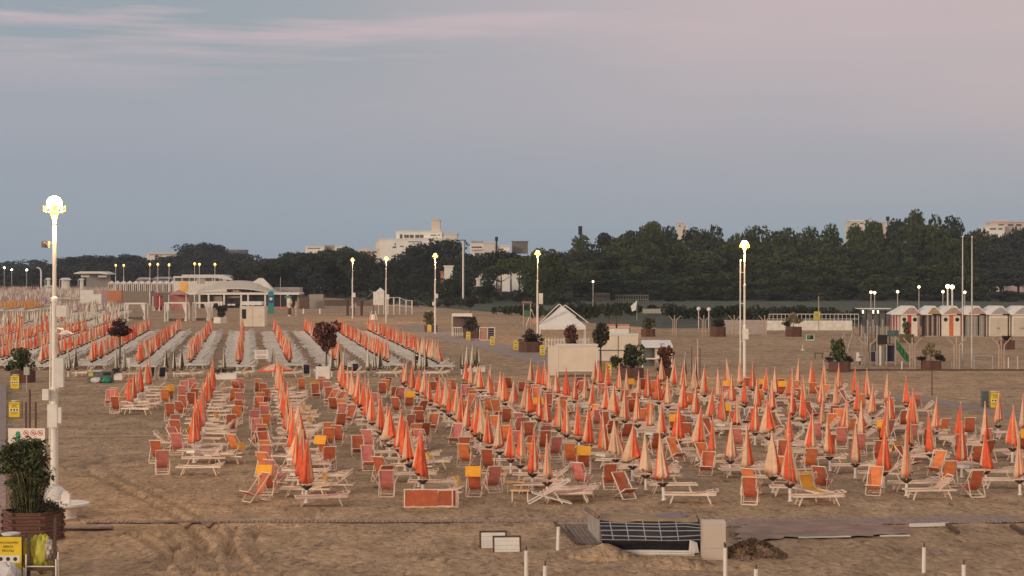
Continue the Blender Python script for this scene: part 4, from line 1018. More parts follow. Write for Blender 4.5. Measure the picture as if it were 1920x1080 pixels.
recycle_bin(923, 648, 'yellow fronted bin by the deckchair display', text=False)
recycle_bin(967, 657, 'yellow fronted bin left of the wide dark planter', text=False)
recycle_bin(1017, 667, 'yellow fronted bin right of the wide dark planter', text=False)
recycle_bin(1866, 766, 'yellow fronted bin at the right edge beside a grey bin', w_=.6, text=True)
p = G(1851, 764); mb = MB(); mb.box(-.18, .18, 0, .4, 0, .95); mb.box(-.2, .2, -.02, .42, .951, 1.0); solo(mb, GREYB, 'grey_bin', 'dark grey bin left of the yellow one at the right edge', 'waste bin', (p.x - .1, p.y, 0))
recycle_bin(1140, 706, 'yellow topped bin beside the twin stemmed tree', text=False)
# bottom-left bin and framed bag holder
recycle_bin(16, 1090, 'large yellow fronted bin in the bottom left corner', w_=.72, h_=1.22)
def blob(name, m, loc, sx, sy, sz, label, cat, seed=0):
    rs = np.random.RandomState(seed); b = MB(); nu, nv = 40, 22; vs = []; fs = []
    ph = rs.uniform(0, 6, 8)
    for j in range(nv + 1):
        t = math.pi * j / nv
        for i in range(nu):
            a = 2 * math.pi * i / nu; r = 1 + .07 * math.sin(11 * a + ph[3]) * math.sin(7 * t + ph[4]) + .05 * math.sin(17 * a + 9 * t) + .10 * math.sin(3 * a + ph[0] + 2 * t) + .07 * math.sin(5 * a + ph[1] - 3 * t) + .06 * math.sin(9 * a + ph[2] + 5 * t)
            vs.append((sx * r * math.sin(t) * math.cos(a), sy * r * math.sin(t) * math.sin(a), sz * (1 + r * math.cos(t))))
    for j in range(nv):
        for i in range(nu): fs.append((j * nu + i, (j + 1) * nu + i, (j + 1) * nu + (i + 1) % nu, j * nu + (i + 1) % nu))
    b.add(vs, fs); return solo(b, m, name, label, cat, loc, smooth=True)
p = G(20, 1085); blob('rubbish_bag', BAGW, (p.x + .12, p.y - .75, .0), .36, .22, .27, 'full white rubbish bag in front of the bottom left yellow bin', 'rubbish bag', 1)
q = G(78, 1090); rt = thing('bag_holder', 'dark wooden bag holder with white tube rail at the bottom left', 'bag stand', (q.x, q.y, 0))
for sx in (-1, 1):
    mb = MB(); mb.bar((sx * .36, .05 if sx < 0 else -.1, 0), (sx * .36, .05, 1.25 if sx < 0 else 1.72), .075); mb.build('post', DWOOD, rt)
mb = MB(); mb.bar((-.36, -.06, .36), (.36, -.06, .36), .06, .12); mb.build('crosspiece', DWOOD, rt)
mb = MB(); mb.tube((-.38, -.12, .42), (.38, -.12, .42), .018); mb.tube((-.40, -.12, 0), (-.38, -.12, .75), .022); mb.tube((.42, -.12, 0), (.42, -.12, .62), .022); mb.tube((.46, -.06, 0), (.46, -.06, .8), .022); mb.build('tube_rail', WHITE, rt)
blob('rubbish_bag', BAGY, (q.x - .08, q.y + .28, .25), .36, .2, .46, 'yellow rubbish bag held in the dark bag holder', 'rubbish bag', 2)
blob('rubbish_bag', mat('speckled_bag', (.10, .06, .055), .5, 0, 9, c2=(.60, .52, .47)), (q.x + .22, q.y + .12, .55), .17, .14, .26, 'brown and white crumpled bag beside the yellow bag', 'rubbish bag', 3)
blob('rubbish_bag', BAGY, (q.x - .42, q.y + .3, .3), .2, .2, .4, 'yellow rubbish bag left of the dark bag holder', 'rubbish bag', 4)
# prohibition board behind the big bush, with posts
def ring(mb, cx, cz, r, y, m=0, n=20, w_=.22):
    vs = []
    for k in range(n):
        a = 2 * math.pi * k / n; vs += [(cx + r * math.cos(a), y, cz + r * math.sin(a)), (cx + r * (1 - w_) * math.cos(a), y, cz + r * (1 - w_) * math.sin(a))]
    mb.add(vs, [(2 * k, 2 * ((k + 1) % n), 2 * ((k + 1) % n) + 1, 2 * k + 1) for k in range(n)], m)
    mb.add([(cx - r * .72, y, cz + r * .6), (cx - r * .6, y, cz + r * .72), (cx + r * .72, y, cz - r * .6), (cx + r * .6, y, cz - r * .72)], [(0, 1, 2, 3)], m)
Y = 72.5; rt = thing('notice_board', 'white notice board with three red prohibition circles above the left bush', 'notice board', (PX(50, Y), Y, 0))
zt = PZ(803, Y); zb = PZ(862, Y); w2 = (PX(85, Y) - PX(16, Y)) / 2
mb = MB(); mb.box(-w2, w2, -.02, .02, zb, zt); bd = mb.build('panel', WHITE, rt)
mb = MB(); [mb.bar((s * w2 * .8, .05, 0), (s * w2 * .8, .05, zt - .05), .06) for s in (-1, 1)]; mb.build('posts', METAL, rt)
for i in range(3): mb = MB(); ring(mb, -.02 + i * .30, zt - .20, .115, -.026); mb.box(-.05 - .02 + i * .3, .05 - .02 + i * .3, -.024, -.021, zt - .23, zt - .17); mb.build('prohibition_sign', REDI, bd)
mb = MB(); mb.box(-.45, -.28, -.026, -.021, zt - .55, zt - .15); mb.add([(-.5, -.027, zt - .3), (-.22, -.027, zt - .3), (-.36, -.027, zt - .1)], [(0, 1, 2)]); mb.build('green_emblem', GREEN, bd)
for i in range(3): mb = MB(); mb.box(.0, w2 * .8, -.026, -.021, zt - .46 - i * .11, zt - .43 - i * .11); mb.build('text_line', GREYB, bd)
for px, t_, b_, lb in ((56, 730, 800, 'tallest dark stake behind the left notice board'), (49, 754, 800, 'left dark stake behind the left notice board'), (67, 754, 800, 'right dark stake behind the left notice board')):
    Y = 75.0; mb = MB(); mb.bar((0, 0, 0), (0, 0, PZ(t_, Y)), .07); solo(mb, DWOOD, 'wooden_stake', lb, 'stake', (PX(px, Y), Y, 0), group='dark stakes by the notice board')
mb = MB(); mb.box(-.22, .22, -.2, .2, 0, .42); mb.box(-.2, .2, -.19, .19, .42, .5, 1); solo(mb, [PALR, WHITE], 'small_crate', 'small dull red crate between the stakes above the notice board', 'crate', (PX(58, 74.4), 74.3, .0))
# notice board in the middle
Y = 148; rt = thing('notice_board', 'small white notice board with three symbols in the far block', 'notice board', (PX(490, Y), Y, 0)); zt = PZ(656, Y); zb = PZ(673, Y)
mb = MB(); mb.box(-.6, .6, -.02, .02, zb, zt); bd = mb.build('panel', WHITE, rt); mb = MB(); [mb.bar((s * .5, .04, 0), (s * .5, .04, zb + .1), .05) for s in (-1, 1)]; mb.build('posts', METAL, rt)
for i in (-1, 0, 1): mb = MB(); ring(mb, i * .3, zt - .22, .12, -.026); mb.build('prohibition_sign', PALR, bd)
for i in range(2): mb = MB(); mb.box(-.4, .4, -.026, -.021, zb + .1 + i * .12, zb + .14 + i * .12); mb.build('text_line', GREYB, bd)
# white boxes behind the near block
p = G(606, 711); mb = MB(); mb.box(-.55, .55, -.35, .35, .04, 1.0); mb.box(-.5, .5, -.355, -.35, .1, .94); [mb.box(sx * .45 - .03, sx * .45 + .03, -.3, .3, 0, .05) for sx in (-1, 1)]
solo(mb, WHITE, 'white_chest', 'big square white box behind the third near column', 'storage box', (p.x, p.y, 0))
p = G(238, 700); mb = MB(); mb.box(-.28, .28, -.1, .1, .45, 1.3); mb.bar((-.2, 0, 0), (-.2, 0, .5), .05); mb.bar((.2, 0, 0), (.2, 0, .5), .05); solo(mb, WHITE, 'signboard', 'upright blank white board above the trough behind the first near column', 'sign', (p.x, p.y, 0))
# recycling rack with bags at (165-210, 690-718)
p = G(187, 718); rt = thing('recycling_rack', 'grey recycling rack with yellow, white and green bags at left', 'waste bin', (p.x, p.y, 0))
mb = MB(); mb.box(-.95, .95, .02, .5, 0, .82); mb.box(-1.0, 1.0, -.02, .52, .821, .87); mb.build('cabinet', GREYB, rt); mb = MB(); mb.box(-1.02, .1, -.05, .5, .871, .92); mb.build('lid', WHITE, rt)
mb = MB(); mb.box(.25, .85, -.01, .018, .58, .80); mb.build('opening', DARK, rt)
mb = MB(); mb.box(-.85, -.5, -.02, .018, .5, .86); mb.build('yellow_cloth', BAGY, rt)
blob('rubbish_bag', BAGW, (p.x - .22, p.y - .2, 0), .38, .2, .21, 'white rubbish bag leaning on the grey recycling rack', 'rubbish bag', 5)
blob('rubbish_bag', BAGG, (p.x + .55, p.y - .2, 0), .33, .2, .22, 'green rubbish bag leaning on the grey recycling rack', 'rubbish bag', 6)
# ================================================================ foreground objects
# two wooden frames with boards
def frame_box(px, py, w_, h_, rz, label, lean):
    p = G(px, py); rt = thing('framed_panel', label, 'panel', (p.x, p.y, 0), rz); rt.rotation_euler = (R(-lean), 0, rz)
    mb = MB(); k = 7
    for i in range(k): z = .05 + h_ * i / k; mb.box(-w_ / 2 + .03, w_ / 2 - .03, -.02 - (i % 2) * .008, .02, z, z + h_ / k * .93)
    mb.build('slats', OFFW, rt)
    mb = MB(); mb.bar((-w_ / 2, 0, h_ + .05), (w_ / 2, 0, h_ + .05), .05, .06); [mb.bar((s * w_ / 2, 0, 0), (s * w_ / 2, 0, h_ + .08), .05) for s in (-1, 1)]; mb.build('frame', DWOOD, rt)
    mb = MB(); mb.bar((w_ / 2 - .1, .0, h_), (w_ / 2 - .1, .5, .05), .04); mb.bar((-w_ / 2 + .1, .0, h_), (-w_ / 2 + .1, .5, .05), .04); mb.build('strut', DWOOD, rt)
frame_box(925, 1031, .78, .50, R(3), 'left and rear white slatted panel half buried in the foreground sand', 20)
frame_box(951, 1038, .80, .46, R(4), 'front white slatted panel with dark frame in the foreground sand', 22)
# deck ramp of slats
boards('wooden_ramp', (1088, 1026), (1165, 1025), 4.2, GWOOD, 'weathered slatted wooden deck lying left of the covered stack', 'deck', z=.07, step=.13)
mb = MB(); a = G(1040, 985); b_ = G(1086, 1027); mb.bar((a.x, a.y, .1), (b_.x, b_.y, .12), .09, .06); solo(mb, DWOOD, 'deck_beam', 'dark beam along the left edge of the slatted deck', 'beam')
# covered stack
p = G(1218, 1040); WC, DC, HC = 2.95, 1.35, .92
rt = thing('covered_stack', 'stack of boards wrapped in black tarpaulin with white check lines', 'covered stack', (p.x, p.y, 0), R(-2))
TARP = mat('black_tarp', (.012, .011, .016), .45, .3, 3, bump=.5)
LINE = mat('tarp_lines', (.34, .34, .37), .6, .1, 3)
mb = MB(); nu, nv = 30, 12
def fp(u, v):      # face point of the bulging tarp
    x = -WC / 2 + WC * u + .10 * (1 - v) * (1 - u); z = .12 + HC * v; y = -.24 * math.sin(math.pi * v) - .045 * math.sin(9 * u + 3 * v) - .10 * (1 - v)
    z -= .07 * math.sin(math.pi * u) * (1 - v) + .05 * v * math.sin(2.2 * u + .4)
    return Vector((x, y, z))
vs = [fp(i / nu, j / nv) for j in range(nv + 1) for i in range(nu + 1)]
mb.add(vs, [(j * (nu + 1) + i, j * (nu + 1) + i + 1, (j + 1) * (nu + 1) + i + 1, (j + 1) * (nu + 1) + i) for j in range(nv) for i in range(nu)])
mb.quad(fp(1, 0), fp(1, 0) + Vector((0, DC, 0)), fp(1, 1) + Vector((0, DC, 0)), fp(1, 1))
mb.build('tarpaulin', TARP, rt, smooth=True)
mb = MB()
def strip(pts_, w_, up):
    for q0, q1 in zip(pts_[:-1], pts_[1:]): mb.quad(q0 - up * w_, q1 - up * w_, q1 + up * w_, q0 + up * w_)
off = Vector((0, -.012, 0))
for v0, w_, sl in ((.93, .013, .0), (.83, .012, .02), (.70, .016, .04), (.56, .016, 0), (.42, .012, .03)):
    strip([fp(i / nu, min(1, v0 + sl * math.sin(i / nu * 3.1) - .05 * max(0, i / nu - .85) / .15 * (v0 > .8))) + off for i in range(nu + 1)], w_, Vector((0, 0, 1)))
for u0 in (.10, .26, .43, .59, .76): strip([fp(u0 + .03 * (1 - j / nv), j / nv) + off for j in range(5, nv + 1)], .014, Vector((1, 0, 0)))
mb.build('check_lines', LINE, rt)
mb = MB(); YW = mat('plank_top', (.36, .25, .15), .8, .3, 2, stretch=(1, 6, 1))
for i in range(7): mb.box(-WC / 2 + .05, WC / 2 - .05, i * DC / 7, (i + 1) * DC / 7 - .02, HC + .02, HC + .125 + (i % 2) * .012)
mb.build('top_boards', YW, rt)
mb = MB(); mb.add([(.3, .3, HC + .14), (.95, .2, HC + .14), (1.25, .7, HC + .15), (.9, .8, HC + .27), (.2, .8, HC + .15)], [(0, 1, 3, 4), (1, 2, 3)]); mb.build('mauve_sheet', mat('mauve_sheet', (.26, .18, .18), .7), rt)
mb = MB(); mb.tube((-WC / 2 - .05, -.05, HC + .2), (-WC / 2 - .38, DC + .1, HC + .22), .07); mb.build('rolled_mat', GWOOD, rt, smooth=True)
mb = MB()
mb.add([(-WC / 2, 0, .35), (-WC / 2, 0, HC + .12), (-WC / 2 - .34, DC, HC + .15), (-WC / 2 - .34, DC, .55)], [(0, 1, 2, 3)]); mb.build('side_mesh', METAL, rt)
mb = MB(); 
for i in range(3): mb.box(-1.1, 1.3, -.34 + i * .03, -.02, .02 + i * .055, .06 + i * .055)
mb.build('lower_boards', OFFW, rt)
mb = MB(); mb.add([(WC / 2 - .35, -.34, .12), (WC / 2 - .05, -.34, .12), (WC / 2 - .1, -.36, .42), (WC / 2 - .32, -.36, .5)], [(0, 1, 2, 3)]); mb.build('white_flap', BAGW, rt)
# white cabinet
p = G(1340, 1053); rt = thing('white_cabinet', 'pale two door cabinet standing right of the black covered stack', 'cabinet', (p.x, p.y, 0))
mb = MB(); mb.box(-.33, .33, 0, .6, 0, 1.13); mb.build('body', mat('fridge_beige', (.62, .52, .44), .4, .05, 1), rt)
mb = MB(); mb.box(-.315, .315, -.025, -.003, .40, 1.11); mb.build('door', mat('fridge_door', (.60, .50, .42), .4, .05, 1), rt); mb = MB(); mb.box(-.315, .315, -.025, -.003, .02, .385); mb.build('door', mat('fridge_door', (.6, .5, .42)), rt)
mb = MB(); mb.box(.26, .29, -.045, -.026, .44, .56); mb.build('handle', BLK, rt)
# dark heap and sand mounds
def mound(name, pa, rx, ry, h, m, seed, kind=None, label=None, cat=None, rough=.25):
    p = G(*pa); rs = np.random.RandomState(seed); nu, nv = 60, 24; xs = np.linspace(-1.15, 1.15, nu); ys = np.linspace(-1.15, 1.15, nv)
    Yg, Xg = np.meshgrid(ys, xs, indexing='ij'); r = np.hypot(Xg, Yg) * (1 + .12 * fbm(Xg * 2, Yg * 2, seed + 1)); Z = h * np.clip(1 - r, 0, 1) ** .75 * (1 + rough * fbm(Xg * 7, Yg * 7, seed)) - .03
    vs = np.stack([Xg * rx, Yg * ry, Z], -1).reshape(-1, 3); ii = np.arange(nv - 1)[:, None] * nu + np.arange(nu - 1)[None, :]
    b = MB(); b.add(vs.tolist(), np.stack([ii, ii + 1, ii + nu + 1, ii + nu], -1).reshape(-1, 4).tolist())
    o = b.build(name, m, smooth=True, loc=(p.x, p.y, 0.02)); 
    if kind: tag(o, kind=kind)
    else: tag(o, label, cat)
    return o
mound('sand_mound', (1132, 1046), 1.15, .9, .42, SAND, 1, 'structure'); mound('sand_mound', (1265, 1062), 1.35, .9, .30, SAND, 2, 'structure'); mound('sand_mound', (1350, 1066), .8, .6, .12, SAND, 8, 'structure')
mound('sand_mound', (520, 1060), 2.6, 1.4, .10, SAND, 5, 'structure'); mound('sand_mound', (760, 1050), 2.2, 1.5, .10, SAND, 6, 'structure')
hp = mound('brushwood_heap', (1412, 1046), 1.0, .85, .52, DAMP, 3, None, 'dark heap of brushwood and earth right of the pale cabinet', 'heap', .4)
b = MB(); rs_ = np.random.RandomState(2); q = rs_.uniform(-1, 1, (2600, 2)); q = q[np.hypot(q[:, 0], q[:, 1]) < 1]; hh = .68 * (1 - np.hypot(q[:, 0], q[:, 1])) ** .7
leafquads(b, np.stack([q[:, 0] * 1.0, q[:, 1] * .8, hh * .8 + .0], -1), .06, seed=1, elong=2.5); o = b.build('twigs', leafmat('twig_brown', (.09, .055, .035), (.26, .17, .10), 3), hp)
# white planks
def plank(p0, p1, w_, m, label, z=.06, name='plank', h=.05):
    a, b_ = G(*p0), G(*p1); c = (a + b_) / 2; mb = MB(); mb.bar(a - c + Vector((0, 0, z)), b_ - c + Vector((0, 0, z)), w_, h); return solo(mb, m, name, label, 'plank', (c.x, c.y, 0))
plank((1706, 990), (1778, 988), .12, WHITE, 'white plank lying on the sand at the right', h=.10, z=.09)
plank((1776, 989), (1797, 1004), .12, DWOOD, 'short dark broken beam at the end of the right white plank', h=.09, z=.1)
plank((1897, 992), (1925, 1006), .14, DWOOD, 'dark broken beam at the far right edge of the sand', h=.1, z=.1)
plank((1497, 1015), (1595, 1013), .05, OFFW, 'thin white batten, left of two below the dark damp patch', z=.12, h=.04)
plank((1650, 1012), (1706, 1011), .05, OFFW, 'thin white batten, right of two below the dark damp patch', z=.12, h=.04)
plank((112, 995), (213, 993), .45, PINKW, 'wide grey plank below the round basin at left', z=.09, h=.05)
plank((255, 981), (505, 978), .30, PALEW, 'long pale plank flush in the sand at left', z=.045, h=.03)
plank((112, 819), (330, 818), .10, PALEW, 'pale batten across the sand left of the second near column', z=.03, h=.03)
plank((108, 703), (300, 702), .10, PALEW, 'pale batten behind the first near column', z=.03, h=.03)
plank((590, 817), (700, 817), .08, PALEW, 'pale batten in the aisle right of the third near column', z=.03, h=.03)
# short white bollards
BG = 'short white posts in the foreground'
def bollard(px, top, py, label, h=None, r=.055, pin=True):
    if py is None: k = (top - HY) / (CH - (h or .95)); Y = F / k
    else: Y = G(px, py).y
    H_ = PZ(top, Y); rt = thing('white_post', label, 'post', (PX(px, Y), Y, 0), 0, BG); rt.rotation_euler = (0, R(ru(-2, 2)), 0)
    mb = MB(); mb.tube((0, 0, -.05), (0, 0, H_ - (.12 if pin else 0)), r, r, n=12); mb.build('post', WHITE, rt)
    if pin: mb = MB(); mb.tube((0, 0, H_ - .12), (0, 0, H_), .02, .02, n=8); mb.build('pin', DWOOD, rt)
bollard(1046, 988, 1036, 'white post without pin at the edge of the slatted deck', pin=False)
bollard(987, 1024, None, 'pinned white post below the slatted panels, at the bottom edge')
bollard(1021, 1052, None, 'shortest showing pinned post between two others at the bottom edge')
bollard(1360, 1019, None, 'pinned white post in front of the pale cabinet')
bollard(1416, 1058, None, 'tip of a pinned post below the brushwood heap')
bollard(1732, 1018, 1078, 'pinned white post standing fully in view at lower right')
bollard(1807, 1050, None, 'pinned white post at the bottom edge furthest right')
bollard(1908, 668, 692, 'tall white peg at the right edge near the rack', r=.05, pin=False); bollard(1891, 670, 690, 'short white peg left of another near the right edge', r=.05, pin=False); bollard(1784, 676, 692, 'short white peg left of the flagpoles', r=.04, pin=False); bollard(1691, 677, 692, 'short white peg below the slide', r=.06, pin=False)
# ================================================================ midground right
for px, py, g_, lb in ((1627, 694, 1, 'first near forked post from left, in front of the playground'), (1711, 694, 1, 'second near forked post from left, by the slide'), (1794, 694, 1, 'third near forked post, left of the flagpoles'), (1878, 694, 1, 'fourth near forked post, right of the low rack'),
                   (1265, 631, 0, 'far forked post furthest left'), (1320, 631, 0, 'far forked post left of the dark planter'), (1377, 631, 0, 'far forked post just left of the lamp post'), (1434, 631, 0, 'far forked post right of the lamp post')):
    p = G(px, py); rt = thing('forked_post', lb, 'post', (p.x, p.y, 0), 0, 'forked posts in two rows'); h = 2.15
    for s in (-1, 1):
        mb = MB(); mb.tube((s * .22, 0, 0), (s * .22, 0, h), .06, .055); mb.tube((s * .22, 0, h), (s * .80, 0, h + .62), .055, .045); mb.build('arm_pole', PALEW, rt)
    mb = MB(); mb.tube((0, .1, 0), (0, .1, h + .65), .06); mb.build('centre_pole', PALEW, rt)
mb = MB(); a = G(1540, 695); mb.box(0, 27, -.1, .1, 0, .12); solo(mb, DWOOD, 'edge_board', 'long dark edging board at the foot of the near forked posts', 'edging', (a.x, a.y, 0))
for px, lb in ((1805, 'left tall thin flagpole in front of the cabins'), (1822.5, 'right tall thin flagpole in front of the cabins')):
    Y = 150; rt = thing('flagpole', lb, 'flagpole', (PX(px, Y), Y, 0), 0, 'tall flagpoles'); H_ = PZ(446, Y)
    mb = MB(); mb.tube((0, 0, 0), (0, 0, H_), .10, .05, n=10); mb.build('pole', METAL, rt); mb = MB(); mb.lathe([(.02, H_), (.11, H_ + .08), (.02, H_ + .18)], n=10); mb.build('finial', WHITE, rt)
p = G(1844, 693); mb = MB(); mb.tube((-.8, 0, 0), (-.8, 0, 1.2), .035); mb.tube((.8, 0, 0), (.8, 0, 1.2), .035); mb.tube((-.8, 0, 1.2), (.8, 0, 1.2), .035); mb.tube((-.8, 0, .65), (.8, 0, .65), .03); solo(mb, METAL, 'low_rack', 'low metal hoop rail right of the flagpoles', 'rail', (p.x, p.y, 0))
for px, py, t_, lb in ((1308, 712, 636, 'tallest of three bare stakes behind the near block'), (1297, 712, 650, 'left of three bare stakes behind the near block'), (1312.5, 711, 652, 'right of three bare stakes behind the near block'), (1747.5, 742, 690, 'lone thin stake in front of the right planter'), (885, 640, 608, 'left thin dark pole by the walkway bin'), (889, 640, 608, 'right thin dark pole by the walkway bin')):
    Y = G(px, py).y; mb = MB(); mb.tube((0, 0, 0), (0, 0, PZ(t_, Y)), .04, .03); solo(mb, POLE if px == 1308 else DWOOD, 'thin_stake', lb, 'stake', (PX(px, Y), Y, 0))
# cabins
CG = 'beach cabins on the right'
STR = mat('stripe_red', (.50, .06, .06)); STO = mat('stripe_orange', (.62, .16, .06)); CAB = mat('cabin_white', (.78, .70, .58), .7, .05, 1); CABG = mat('cabin_grey', (.30, .27, .23), .7, .1, 1); BSTR = mat('stripe_brown', (.20, .11, .09))
def cabin(px0, px1, label, style):
    Y = 224.5; x0, x1 = PX(px0, Y), PX(px1, Y); W = x1 - x0; rt = thing('beach_cabin', label, 'beach cabin', (x0, Y, 0), 0, CG); h = 3.0
    mb = MB(); mb.box(0, W, 0, 2.6, .12, h); wl = mb.build('wall', {'red': CAB, 'open': BSTR, 'porthole': CAB, 'open2': CABG, 'door': CAB}[style], rt)
    mb = MB(); mb.box(-.1, W + .1, -.05, 2.7, 0, .115); mb.build('floor', CONC, rt)
    if style in ('red', 'porthole'):
        c = STR if style == 'red' else STO
        for xs in ((W * .38, W * .6), (W - .12, W + .004)): mb = MB(); mb.box(xs[0], xs[1], -.012, -.003, .13, h - .01); mb.build('stripe', c, wl)
        for xx_ in (.2, .8):
            mb = MB(); n_ = 16; mb.add([(W * xx_ + .27 * math.cos(2 * math.pi * k / n_), -.014, 2.25 + .27 * math.sin(2 * math.pi * k / n_)) for k in range(n_)], [tuple(range(n_))]); mb.build('porthole', DARK, wl)
    if style == 'door':
        for i in (0, 1):
            mb = MB(); mb.box(W * (.06 + .45 * i), W * (.49 + .45 * i), -.04, -.003, .2, 2.45); d = mb.build('door', mat('door_cream', (.60, .52, .42), .7, .05, 1), rt)
            mb = MB(); mb.box(W * (.42 + .12 * i), W * (.455 + .12 * i), -.07, -.041, 1.0, 1.2); mb.build('handle', DARK, d)
        mb = MB(); mb.box(-.08, W + .08, -.03, -.005, 2.5, 2.6); mb.build('lintel', WHITE, rt)
    if style in ('open', 'open2'):
        for i in range(5):
            xx_ = W * (.1 + .2 * i); mb = MB(); mb.box(xx_ - .09, xx_ + .09, -.02, -.003, .13, h - .01); mb.build('stripe', DARK if i % 2 else METAL, wl)
    # striped left flank and gable roof, skewed like a tent
    mb = MB(); e = .25; rz_ = h + 1.05
    mb.add([(-e - 1.1, -.3, h - .05), (W + e, -.3, h - .05), (W + e, 3.0, h - .05), (-e - 1.1, 3.0, h - .05), (W * .25, .0, rz_), (W * .75, .0, rz_), (W * .75, 2.7, rz_), (W * .25, 2.7, rz_)],
           [(0, 4, 7, 3), (1, 2, 6, 5), (4, 5, 6, 7), (3, 7, 6, 2), (0, 3, 2, 1), (0, 1, 5, 4)]); mb.build('roof', WHITE2, rt)
    mb = MB(); mb.add([(W * .05, -.31, h - .02), (W + e - .05, -.31, h - .02), (W * .72, -.10, rz_ - .22), (W * .5, -.10, rz_ - .22)], [(0, 1, 2, 3)]); mb.build('gable', {'red': mat('gable_red', (.42, .27, .22)), 'open': mat('gable_ochre', (.36, .25, .13)), 'porthole': mat('gable_red', (.42, .27, .22)), 'open2': mat('gable_red', (.42, .27, .22)), 'door': ROOFG}[style], rt)
    mb = MB(); mb.bar((-e - 1.1, -.33, h - .07), (W + e, -.33, h - .07), .05, .12); mb.build('eave', WHITE2, rt)
    if style != 'open' and style != 'open2':
        for i in range(6):
            mb = MB(); x = -.30 - .18 * i; mb.box(x - .05, x + .05, .1 + i * .1, .16 + i * .1, 0, h - .06); mb.build('flank_slat', (STR if style == 'red' else BSTR) if i % 2 else CAB, rt)
cabin(1689, 1722, 'beach cabin with red stripe and two portholes, leftmost', 'red'); cabin(1737, 1760, 'dark open cabin between the red and orange striped ones', 'open'); cabin(1766, 1802, 'beach cabin with orange stripe and black portholes', 'porthole')
cabin(1812, 1844, 'grey open cabin behind the two flagpoles', 'open2'); cabin(1855, 1889, 'cream double door cabin, left of two at the right end', 'door'); cabin(1898, 1934, 'cream double door cabin cut by the right edge', 'door')
# awning left of the cabins
Y = 228; x0, x1 = PX(1612, Y), PX(1672, Y); rt = thing('awning', 'thin white awning on dark posts left of the cabins', 'awning', (x0, Y, 0))
mb = MB(); mb.box(0, x1 - x0, 0, 3, 3.55, 3.65); mb.build('roof', WHITE2, rt)
for i in range(6): mb = MB(); mb.bar(((x1 - x0) * i / 5 + .05, .1, 0), ((x1 - x0) * i / 5 + .05, .1, 3.55), .12); mb.build('post', DARK, rt)
mb = MB(); mb.box((x1 - x0) * .35, x1 - x0, 2.2, 2.3, 1.2, 3.3); mb.build('screen', mat('grey_screen', (.20, .19, .20)), rt)
for i, q in enumerate((.08, .4, .55)): mb = MB(); mb.box((x1 - x0) * q, (x1 - x0) * q + .18, -.05, .05, 3.0, 3.4); mb.build('lantern', GLOBE, rt)
# globe lamps
for px, py, lb in ((1777, 537, 'left of two large globe lamps above the cabins'), (1785.5, 538, 'right of two large globe lamps above the cabins'), (1723, 538, 'globe lamp above the red striped cabin'), (1768, 547, 'small lamp left of the globe pair'), (1809, 548, 'small lamp between the flagpoles'), (1683, 547, 'small lamp left of the cabins'), (1633, 548, 'left of two close small lamps above the awning'), (1640, 549, 'right of two close small lamps above the awning'), (1112, 528, 'single white lamp in the pine wood above the marquee')):
    Y = 262 if px != 1112 else 338; z = PZ(py, Y); r = .34 if px in (1777, 1785.5) else .22; rt = thing('globe_lamp', lb, 'lamp', (PX(px, Y), Y, 0), 0, 'globe lamps')
    mb = MB(); mb.tube((0, 0, 0), (0, 0, z - r), .14 if r > .3 else .07, .12 if r > .3 else .06); mb.build('pole', WHITE2 if r > .3 else METAL, rt)
    mb = MB(); mb.lathe([(r * math.sin(math.pi * k / 8) + .01, z - r * math.cos(math.pi * k / 8)) for k in range(9)], n=12); mb.build('globe', GLOBE, rt, smooth=True)
# daytime globe lamps near the far posts
for px, py, lb in ((1310, 579, 'unlit pale globe lamp left behind the far forked posts'), (1329, 580, 'unlit pale globe lamp right behind the far forked posts')):
    Y = 255; z = PZ(py, Y); rt = thing('globe_lamp', lb, 'lamp', (PX(px, Y), Y, 0), 0, 'unlit globe lamps'); mb = MB(); mb.tube((0, 0, 0), (0, 0, z - .3), .09); mb.build('pole', METAL, rt)
    mb = MB(); mb.lathe([(.3 * math.sin(math.pi * k / 8) + .01, z - .3 * math.cos(math.pi * k / 8)) for k in range(9)], n=12); mb.build('globe', WHITE, rt, smooth=True)
# playground
p = G(1664, 686); k = F / p.y; rt = thing('play_tower', 'playground tower with green slide at the right', 'playground', (p.x, p.y, 0))
def kx(px): return (px - 1664) / k
def kz(py): return (686 - py) / k
mb = MB(); [mb.bar((kx(x), y, 0), (kx(x), y, kz(t_)), .12) for x, y, t_ in ((1622, 0, 625), (1644, 0, 610), (1662, 0, 612), (1679, 0, 630), (1622, 1.6, 610), (1644, 1.6, 600), (1662, 1.6, 600), (1630, .8, 600))]; mb.build('posts', METAL, rt)
mb = MB(); mb.box(kx(1645), kx(1663), -.1, -.02, kz(645), kz(628)); mb.build('dark_panel', DARK, rt)
mb = MB(); mb.box(kx(1664), kx(1690), 1.0, 1.1, kz(632), kz(620)); mb.build('teal_panel', mat('teal_panel', (.09, .15, .15)), rt)
mb = MB(); mb.box(kx(1620), kx(1645), .02, 1.6, kz(640), kz(636)); mb.box(kx(1645), kx(1680), .02, 1.6, kz(648), kz(645)); mb.build('deck', GWOOD, rt)
mb = MB(); [mb.box(kx(1621) + i * .32, kx(1621) + i * .32 + .12, 1.62, 1.68, kz(660), kz(612)) for i in range(9)]; mb.build('slat_wall', GREYB, rt)
mb = MB(); mb.box(kx(1631), kx(1642), .2, .3, kz(678), kz(660)); mb.box(kx(1664), kx(1678), .3, 1.2, kz(678), kz(648)); mb.build('climbing_net', NAVY, rt)
mb = MB(); mb.tube((kx(1652), .2, 0), (kx(1652), .2, kz(648)), .22); mb.build('tube', METAL, rt)
a0, a1 = Vector((kx(1681), .0, kz(646))), Vector((kx(1706), .0, kz(678)))
mb = MB()
for s in (0, .7): mb.bar(a0 + Vector((0, s, .12)), a1 + Vector((0, s, .05)), .06, .40)
